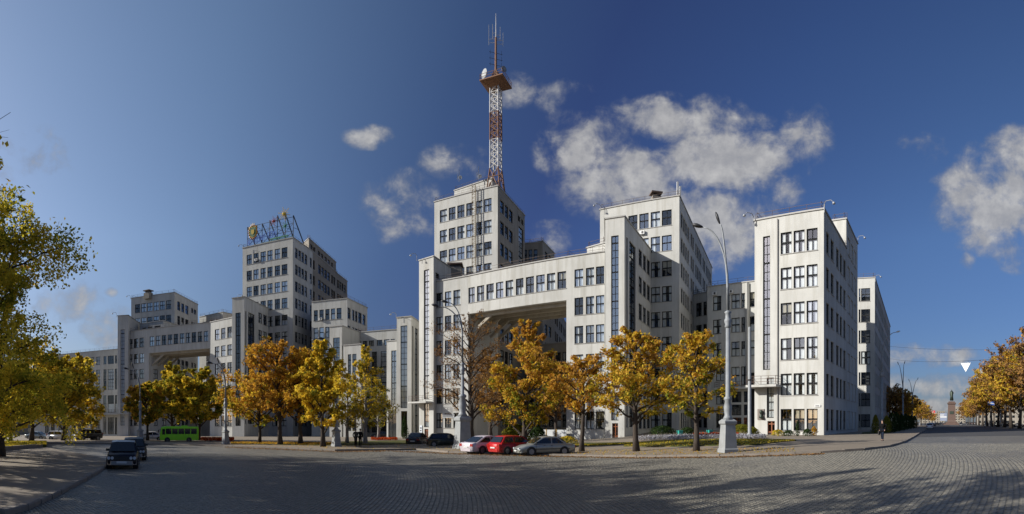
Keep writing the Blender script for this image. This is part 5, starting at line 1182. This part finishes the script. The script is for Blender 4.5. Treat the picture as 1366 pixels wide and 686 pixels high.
# scaffold ladder down the face of the mast tower
pa, pb = P(579.4, 114.4), P(664, 106.5); e = (pb - pa).normalized(); nn = Vector((e.y, -e.x)); s0 = ray_on(pa, pb, 634.5); c_ = pa + e * s0 + nn * .75
t = thing('roof_ladder', 'rusty yellow ladder frame running down the front of the mast tower', 'ladder', (c_.x, c_.y, 32)); YR = simple('rusty_yellow', (.30, .19, .07), .7, var=.3)
b = MB(); 
for sx_ in (-.35, .35):
    for sy_ in (-.35, .35): b.bar((sx_, sy_, 0), (sx_, sy_, 17), .07, .07)
for k in range(22): zq = k * .78; b.bar((-.35, -.35, zq), (.35, -.35, zq + .5), .05, .05); b.bar((-.35, -.35, zq), (.35, -.35, zq), .05, .05); b.bar((-.35, .35, zq), (-.35, -.35, zq), .05, .05); b.bar((.35, .35, zq), (.35, -.35, zq), .05, .05)
b.build('frame', YR, t); b = MB(); b.bar((.62, 0, -1), (.62, 0, 16.5), .14, .1); b.build('cable_duct', STEEL, t)
# sign on the stepped tower
e = (B_ - A_).normalized(); nn = Vector((e.y, -e.x)); L = (B_ - A_).length
t = thing('roof_sign', 'large lattice roof sign with a crest and coloured stars on the stepped tower', 'sign', (A_.x, A_.y, 47.6), math.atan2(e.y, e.x))
SB = simple('steel_blue_paint', (.045, .06, .085), .6); BL = simple('blue_tube', (.05, .13, .48), .4); YL = simple('yellow_tube', (.55, .38, .04), .4); RD = simple('pink_tube', (.30, .06, .05), .4); GN = simple('green_tube', (.06, .22, .12), .4)
b = MB(); H_ = 6.6
for k in range(7):
    x = 1.2 + k * (L - 1.4) / 6; hz = H_ * (.92 + .05 * (k > 2)) + (.9 if k in (4, 5) else 0)
    b.bar((x, .6, 0), (x, .6, hz), .14, .14); b.bar((x, .6, hz), (x + 1.0, 4.6, 0), .22, .22)
    b.bar((x, .6, hz * .5), (x + .5, 2.6, hz * .5), .08, .08)
for z in (.6, 2.4, 4.3, 6.0): b.bar((1.2, .6, z), (L - .2, .6, z), .09, .09)
for k in range(6):
    x = 1.2 + k * (L - 1.4) / 6; x2 = 1.2 + (k + 1) * (L - 1.4) / 6; b.bar((x, .6, .6), (x2, .6, 2.4), .07, .07); b.bar((x, .6, 2.4), (x2, .6, 4.3), .07, .07); b.bar((x2, .6, 4.3), (x, .6, 6), .07, .07)
b.build('support_frame', SB, t)
# crest: shield plaque with golden wreath
def crest(cx, cz):
    sh = [(-1, .9), (-1, -.3), (-.75, -.85), (0, -1.2), (.75, -.85), (1, -.3), (1, .9)]
    for k, sc, y, mm, nm in ((0, 1.0, .30, YL, 'wreath'), (1, .72, .20, simple('crest_green', (.05, .13, .05), .5), 'shield'), (2, .36, .12, YL, 'emblem')):
        q = MB(); q.loft([[(cx + x * 1.35 * sc, yy, cz + z_ * 1.75 * sc) for x, z_ in sh] for yy in (.5, y)]); q.build(nm, mm, t)
    q = MB()
    for k in range(16):
        a = 2 * math.pi * k / 16; x, z_ = 1.42 * math.cos(a), 1.9 * math.sin(a); q.tube([(cx + x * .9, .34, cz + z_ * .9), (cx + x * 1.08, .3, cz + z_ * 1.08)], [.24, .1], 6)
    q.build('leaf_border', simple('crest_orange', (.42, .16, .05), .5), t)
    q = MB(); q.loft([[(cx + x, y, cz + 1.75 + z_) for x, z_ in ((-.6, 0), (-.7, .6), (-.3, .3), (0, .75), (.3, .3), (.7, .6), (.6, 0))] for y in (.45, .2)]); q.build('crown', WHP, t)
crest(3.2, 4.3)
def star(cx, cz, r, n, mm, thick=.06):
    q = MB()
    for k in range(n): a = 2 * math.pi * k / n + .2; q.bar((cx, .4, cz), (cx + r * math.cos(a) * (1 if k % 2 else .65), .4, cz + r * math.sin(a) * (1 if k % 2 else .65)), thick, thick)
    q.lathe([(r * .22, cz - r * .15), (r * .3, cz), (r * .22, cz + r * .15)], 8, c=(cx, .4)); q.build('star', mm, t)
star(L * .62, 5.9, 1.5, 12, RD, .09); star(L * .82, 7.2, 1.9, 12, YL, .11); star(L * .84, 4.0, 1.3, 10, GN, .09)
rs = random.Random(5)
for k in range(9):
    x = 1.5 + k * 1.05; z = .9 + k * .12; q = MB(); w_, h_ = .62, 1.5
    q.bar((x, .3, z), (x, .3, z + h_), .12, .12)
    kind = k % 4
    if kind == 0: q.bar((x, .3, z + h_), (x + w_, .3, z), .12, .12); q.bar((x + w_, .3, z), (x + w_, .3, z + h_), .12, .12)
    elif kind == 1: q.bar((x, .3, z + h_), (x + w_, .3, z + h_), .12, .12); q.bar((x, .3, z + h_ / 2), (x + w_, .3, z + h_ / 2), .12, .12)
    elif kind == 2: q.bar((x, .3, z + h_), (x + w_, .3, z + h_), .12, .12); q.bar((x + w_, .3, z + h_), (x + w_, .3, z), .12, .12)
    else: q.bar((x, .3, z), (x + w_, .3, z), .12, .12); q.bar((x + w_, .3, z), (x + w_, .3, z + h_), .12, .12); q.bar((x, .3, z + h_), (x + w_, .3, z + h_), .12, .12)
    q.build('tube_stroke', BL, t)
q = MB(); q.bar((1, .3, .5), (L, .3, .9), .1, .1); q.bar((L * .55, .3, 1.2), (L * .9, .3, 1.3), .3, .3); q.build('tube_rail', GN, t)
# floodlights on roof corners
for px, py, R, lb, s_ in ((556, 345, 98, 'at the left edge of the gateway stair bay', -1), (801, 279, 96, 'at the left roof corner of the big block', -1), (1005, 294, 67, 'at the left roof corner of the corner block', -1), (1099.5, 278, 63.5, 'at the right roof corner of the corner block', 1),
        (1144.5, 322, 89, 'on the rear roof of the corner block', 1), (1167.5, 373, 109.5, 'on the grey end block', 1), (528.5, 423, 107.5, 'on the right stair bay of the link building', -1), (174, 398, 166, 'on the rear office tower at left', -1), (155.5, 421, 149.5, 'on the leftmost stair bay', -1), (324, 331, 144, 'on the stepped tower', -1), (317, 398, 127, 'on the stair wing of the stepped tower', 1)):
    x, y, z = at(px, py, R); t = thing('floodlight', 'small floodlight on a curved bracket ' + lb, 'floodlight', (x, y, z), -th(px), 'roof corner floodlights')
    b = MB(); b.tube([(0, 0, -.5), (0, 0, .5), (s_ * .2, -.2, .8), (s_ * .8, -.5, .8), (s_ * 1.1, -.6, .5)], .045, 6); b.build('bracket', STEEL, t)
    b = MB(); b.lathe([(.05, .06), (.18, -.06), (.2, -.22), (.06, -.28)], 10, c=(s_ * 1.15, -.62)); hd = b.build('lamp_head', STEEL, t, smooth=True); hd.location = (0, 0, .5)
# air conditioners on the walls
def onwall(pa, pb, px, z, d=.0):
    e = (pb - pa).normalized(); nn = Vector((e.y, -e.x)); c = pa + e * ray_on(pa, pb, px) + nn * d; return (c.x, c.y, z), math.atan2(e.y, e.x)
def ac(pa, pb, px, py, lb):
    (x, y, _), rz = onwall(pa, pb, px, 0, .02); R = math.hypot(x, y); z = (HY - py) * R / F
    t = thing('air_conditioner', 'white air conditioner box ' + lb, 'air conditioner', (x, y, z), rz, 'air conditioners on the walls')
    b = MB(); b.box((-.45, -.42, -.3), (.45, -.08, .3)); b.build('casing', WHITE, t)
    b = MB(); b.loft([[(.1 + r * math.cos(2 * math.pi * k / 14), y_, r * math.sin(2 * math.pi * k / 14)) for k in range(14)] for r, y_ in ((.22, -.425), (.2, -.44), (.04, -.44))]); b.build('fan', DARK, t)
    for hx in (-.35, .35): b = MB(); b.bar((hx, 0, -.34), (hx, -.42, -.34), .04, .04); b.build('bracket', STEEL, t)
D0, D1 = P(800.4, 96.7), P(906.2, 90.7); C0, C1 = P(943.6, 99.8), P(1010.5, 95.4)
ac(D0, D1, 857.5, 311, 'below the second row of the big block'); ac(C0, C1, 954, 392, 'above the left window of the entrance link'); ac(C0, C1, 975.5, 389.5, 'above the middle window of the entrance link')
ac(A_, B_, 342, 347, 'on the top floor of the stepped tower'); ac(Lp[0], Lp[1], 428, 426, 'on the wing right of the stepped tower')
# balconies and canopies over the stair entrances
def canopy(bt_, pa, pb, px, z, w, d, lb, rail=True):
    (x, y, z), rz = onwall(pa, pb, px, z, 0); t = bt_; o = t.location; M = Matrix.Translation((x - o.x, y - o.y, z - o.z)) @ Matrix.Rotation(rz, 4, 'Z')
    b = MB(); b.box((-w / 2, -d, 0), (w / 2, -.003, .28), 0, M); b.build('canopy', CONC, t)
    if rail:
        b = MB()
        n = int(w / .9); f = lambda a, y_, zz_: M @ Vector((a, y_, zz_))
        for k in range(n + 1): a = -w / 2 + .1 + (w - .2) * k / n; b.bar(f(a, -d + .1, .28), f(a, -d + .1, 1.35), .05, .05)
        for hz in (.65, 1.0, 1.35):
            b.bar(f(-w / 2 + .1, -d + .1, hz), f(w / 2 - .1, -d + .1, hz), .045, .045)
            for s_ in (-1, 1): b.bar(f(s_ * (w / 2 - .1), -d + .1, hz), f(s_ * (w / 2 - .1), -.05, hz), .045, .045)
        b.build('balcony_railing', RUST, t)
B = {o['label'][:20]: o for o in COL.objects if o.name.split('.')[0] in ('corner_block', 'mast_tower_block', 'gate_block', 'office_block', 'stepped_tower', 'entrance_link') and o.type == 'EMPTY'}
bo = {o.name: o for o in COL.objects if o.type == 'EMPTY'}
canopy(bo['corner_block'], q0, q1, 1022.5, 4.35, 4.2, 1.7, '')
canopy(bo['mast_tower_block'], P(559, 98.5), P(578.3, 95.9), 565, 3.45, 4.6, 1.8, '')
canopy(bo['office_block'], P(807.3, 78.3), P(833, 77.2), 820, 4.3, 3.4, 1.5, '')
canopy(bo['gate_block'], P(157, 149.9), P(171, 148.9), 160, 2.2, 6, 1.8, '')
canopy(bo['stepped_tower'], P(309.8, 128.6), P(325.8, 126.9), 315, 2.4, 4, 1.5, '')
canopy(bo['entrance_link'], C0, C1, 985, 6.0, 8.5, 1.6, '')
# drainpipes and joints on the corner block
(x, y, _), rz = onwall(q0, q1, 1037.6, 0, .12); o = bo['corner_block'].location; b = MB(); b.tube([(x - o.x, y - o.y, 0.2), (x - o.x, y - o.y, 25.5 - o.z)], .09, 8); b.build('drainpipe', TRIM, bo['corner_block'])
(x, y, _), rz = onwall(C0, C1, 998, 0, .3); o = bo['entrance_link'].location; b = MB(); b.bar((x - o.x, y - o.y, 7.5 - o.z), (x - o.x, y - o.y, 25.4 - o.z), .5, .5); b.build('wall_rib', CONC, bo['entrance_link'])
# memorial plaque, notices
def plaque(lb, pa, pb, px, py, w, h, m_, nm='wall_plaque', extra=None, cat='plaque'):
    (x, y, _), rz = onwall(pa, pb, px, 0, .003); R = math.hypot(x, y); z = (HY - py) * R / F; t = thing(nm, lb, cat, (x, y, z), rz); b = MB(); b.box((-w / 2, -.12, -h / 2), (w / 2, 0, h / 2)); b.build('slab', m_, t)
    if extra == 'bust':
        b = MB(); b.lathe([(.02, -.55), (.3, -.45), (.22, -.2), (.12, -.05), (.13, .02), (.22, .18), (.24, .35), (.17, .5), (.02, .56)], 12, c=(.15, -.3)); b.build('bust', BRZ, t, smooth=True)
    if extra == 'lines':
        for k in range(2): b = MB(); b.box((-w / 2 + .1, -.135, h * (.12 - .3 * k)), (w / 2 - .1 - .1 * w * k, -.121, h * (.28 - .3 * k))); b.build('lettering', DARK, t)
STONE = simple('brown_stone', (.17, .14, .12), .6)
plaque('brown memorial plaque with a bust left of the narrow stair window', q0, q1, 1015.4, 553, .95, 1.35, STONE, extra='bust')
plaque('long grey sign board above the ground floor windows of the gateway pier', cF[0], cF[1], 598.5, 555, 2.6, .7, STEEL, nm='sign_board', extra='lines', cat='sign')
plaque('white notice board beside the door of the gateway stair bay', P(559, 98.5), P(578.3, 95.9), 562, 573.5, .6, 1.6, simple('notice_white', (.6, .65, .7), .5), nm='notice_board', extra='lines', cat='notice')
plaque('small pale street name plate on the corner block', q0, q1, 1091, 541.5, .75, .25, WHITE, nm='name_plate', extra='lines', cat='sign')
plaque('small blue grey house number plate on the gateway pier', cF[0], cF[1], 620, 556, .5, .5, STEEL, nm='number_sign', cat='sign')
# hoarding in the gateway
HO = simple('hoarding_white', (.55, .57, .57), .6); HP = simple('hoarding_post', (.42, .25, .04), .6)
t = None; px0, px1 = 690, 756; Rh = S(725, 588); pa, pb = P(px0, Rh + 3), P(px1, Rh - 1)
t = thing('site_fence', 'white sheet hoarding with yellow posts closing the gateway', 'fence', (pa.x, pa.y, ground(pa.x, pa.y)), math.atan2(pb.y - pa.y, pb.x - pa.x)); L = (pb - pa).length; n = 5
for k in range(n):
    b = MB(); b.box((L * k / n + .06, -.03, -.05), (L * (k + 1) / n - .06, .03, 1.75)); b.build('panel', HO, t)
    b = MB(); b.box((L * k / n - .05, -.09, -.1), (L * k / n + .05, .0, 1.85)); b.build('post', HP, t)
# distant buildings on the horizon at right
for i, (px, R, w_, d_, h_, lb) in enumerate(((1352, 330, 46, 20, 34, 'pale block of flats glimpsed behind the avenue trees'), (1246, 820, 30, 20, 12, 'small bluish block on the horizon left of the monument'), (1255, 900, 14, 12, 20, 'grey tower block on the horizon left of the monument'), (1281, 700, 14, 16, 22, 'pale narrow block on the horizon right of the monument'), (1238, 700, 22, 20, 13, 'low grey building on the horizon beyond the small avenue trees'), (-10, 250, 60, 20, 22, 'grey building showing through the left edge trees'))):
    p = P(px, R); t = thing('distant_building', lb, 'building', (p.x, p.y, ground(p.x, p.y)), -th(px)); org = Vector(t.location); b = MB(); b.box((-w_ / 2, 0, -2), (w_ / 2, d_, h_)); b.build('wall', CONC_OLD, t)
    nx, nz = int(w_ / 3.4), int(h_ / 3.3); me = None
    wm = MB(); wm.box((-.8, -.06, 0), (.8, .02, 1.5)); wmesh = wm.mesh('window', CGLASS)
    cnt = 0
    for a in range(nx):
        for c in range(nz):
            link('window', wmesh, t, (-w_ / 2 + 1.7 + a * (w_ - 3.4) / max(1, nx - 1), 0, 1 + c * 3.3)); cnt += 1
    b = MB(); b.box((-w_ / 2 - .3, -.3, h_), (w_ / 2 + .3, d_ + .3, h_ + .5)); b.build('roof', TRIM, t)

# ---------------------------------------------------------------- raised cobbles of the nearest strip
r0, r1 = 11.3, 42.0; cx, cy = -60.0, 10.0
cand = []
k0 = int(2); 
for ri in range(int(20 / .14), int(112 / .14)):
    rad_ = ri * .14 + .07; st = .2 / 70
    lo_a, hi_a = -1.2, 1.2
    # only the arc inside the frame and the distance band
    a = lo_a + (ri % 2) * st / 2
    while a < hi_a:
        x, y = cx + rad_ * math.cos(a), cy + rad_ * math.sin(a); d = math.hypot(x, y)
        if y > 0 and r0 < d < r1 and d < far_kerb(HX + F * math.atan2(x, y)) + .3:
            ta = math.atan2(x, y)
            if abs(ta) < .99 and d < lk(HX + F * ta) - .25 + (1e3 if HX + F * ta > 144 else 0): cand.append((d, x, y, a, rad_ * st))
        a += st
    if len(cand) > 90000: break
cand.sort(); 
def stone(mb, x, y, a, w_, z, jit):
    c, s = math.cos(a), math.sin(a); hw, hh = w_ / 2 - .009, .062; t = .018 + jit
    top = [(-hh * .8, -hw * .86), (hh * .8, -hw * .86), (hh * .8, hw * .86), (-hh * .8, hw * .86)]; bot = [(-hh, -hw), (hh, -hw), (hh, hw), (-hh, hw)]
    f = lambda p_, zz_: (x + p_[0] * c - p_[1] * s, y + p_[0] * s + p_[1] * c, z + zz_)
    T = [f(p_, t) for p_ in top]; Bt = [f(p_, -.01) for p_ in bot]; mb.poly(T)
    for k in range(4): mb.quad(Bt[k], Bt[(k + 1) % 4], T[(k + 1) % 4], T[k])
def stone_fn(n_):
    g = n_.n('ShaderNodeNewGeometry'); ri_ = g.outputs['Random Per Island']; ns_ = n_.noise(g.outputs['Position'], 12, 4, .7); big = n_.noise(g.outputs['Position'], .25, 4, .6)
    c = n_.ramp(ri_, [(0, (.10, .094, .08)), (.5, (.145, .135, .112)), (1, (.195, .18, .148))])
    c = n_.mix(1.0, c, n_.ramp(n_.m('ADD', n_.m('MULTIPLY', ns_, .5), n_.m('MULTIPLY', big, .5)), [(.3, (.7, .7, .7)), (.7, (1.2, 1.18, 1.12))]), 'MULTIPLY')
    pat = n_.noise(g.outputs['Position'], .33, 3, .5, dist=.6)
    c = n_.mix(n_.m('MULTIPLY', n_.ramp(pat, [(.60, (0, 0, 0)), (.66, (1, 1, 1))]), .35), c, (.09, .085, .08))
    return bsdf(n_, c, .5, spec=.5, bump=ns_, bs=.4, bd=.01)
STN = mat('basalt_sett', stone_fn)
near = cand[:300]; rest = cand[300:]
sm_ = []
for v in range(6):
    m__ = MB(); stone(m__, 0, 0, 0, near[0][4] if near else .24, 0, random.uniform(-.004, .004)); sm_.append(m__.mesh('cobblestone', STN))
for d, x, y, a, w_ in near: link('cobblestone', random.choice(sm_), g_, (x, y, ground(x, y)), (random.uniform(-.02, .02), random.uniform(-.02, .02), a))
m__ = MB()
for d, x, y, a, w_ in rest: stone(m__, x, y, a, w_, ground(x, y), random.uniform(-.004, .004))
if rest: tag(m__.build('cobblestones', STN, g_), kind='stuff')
print('stones', len(cand))
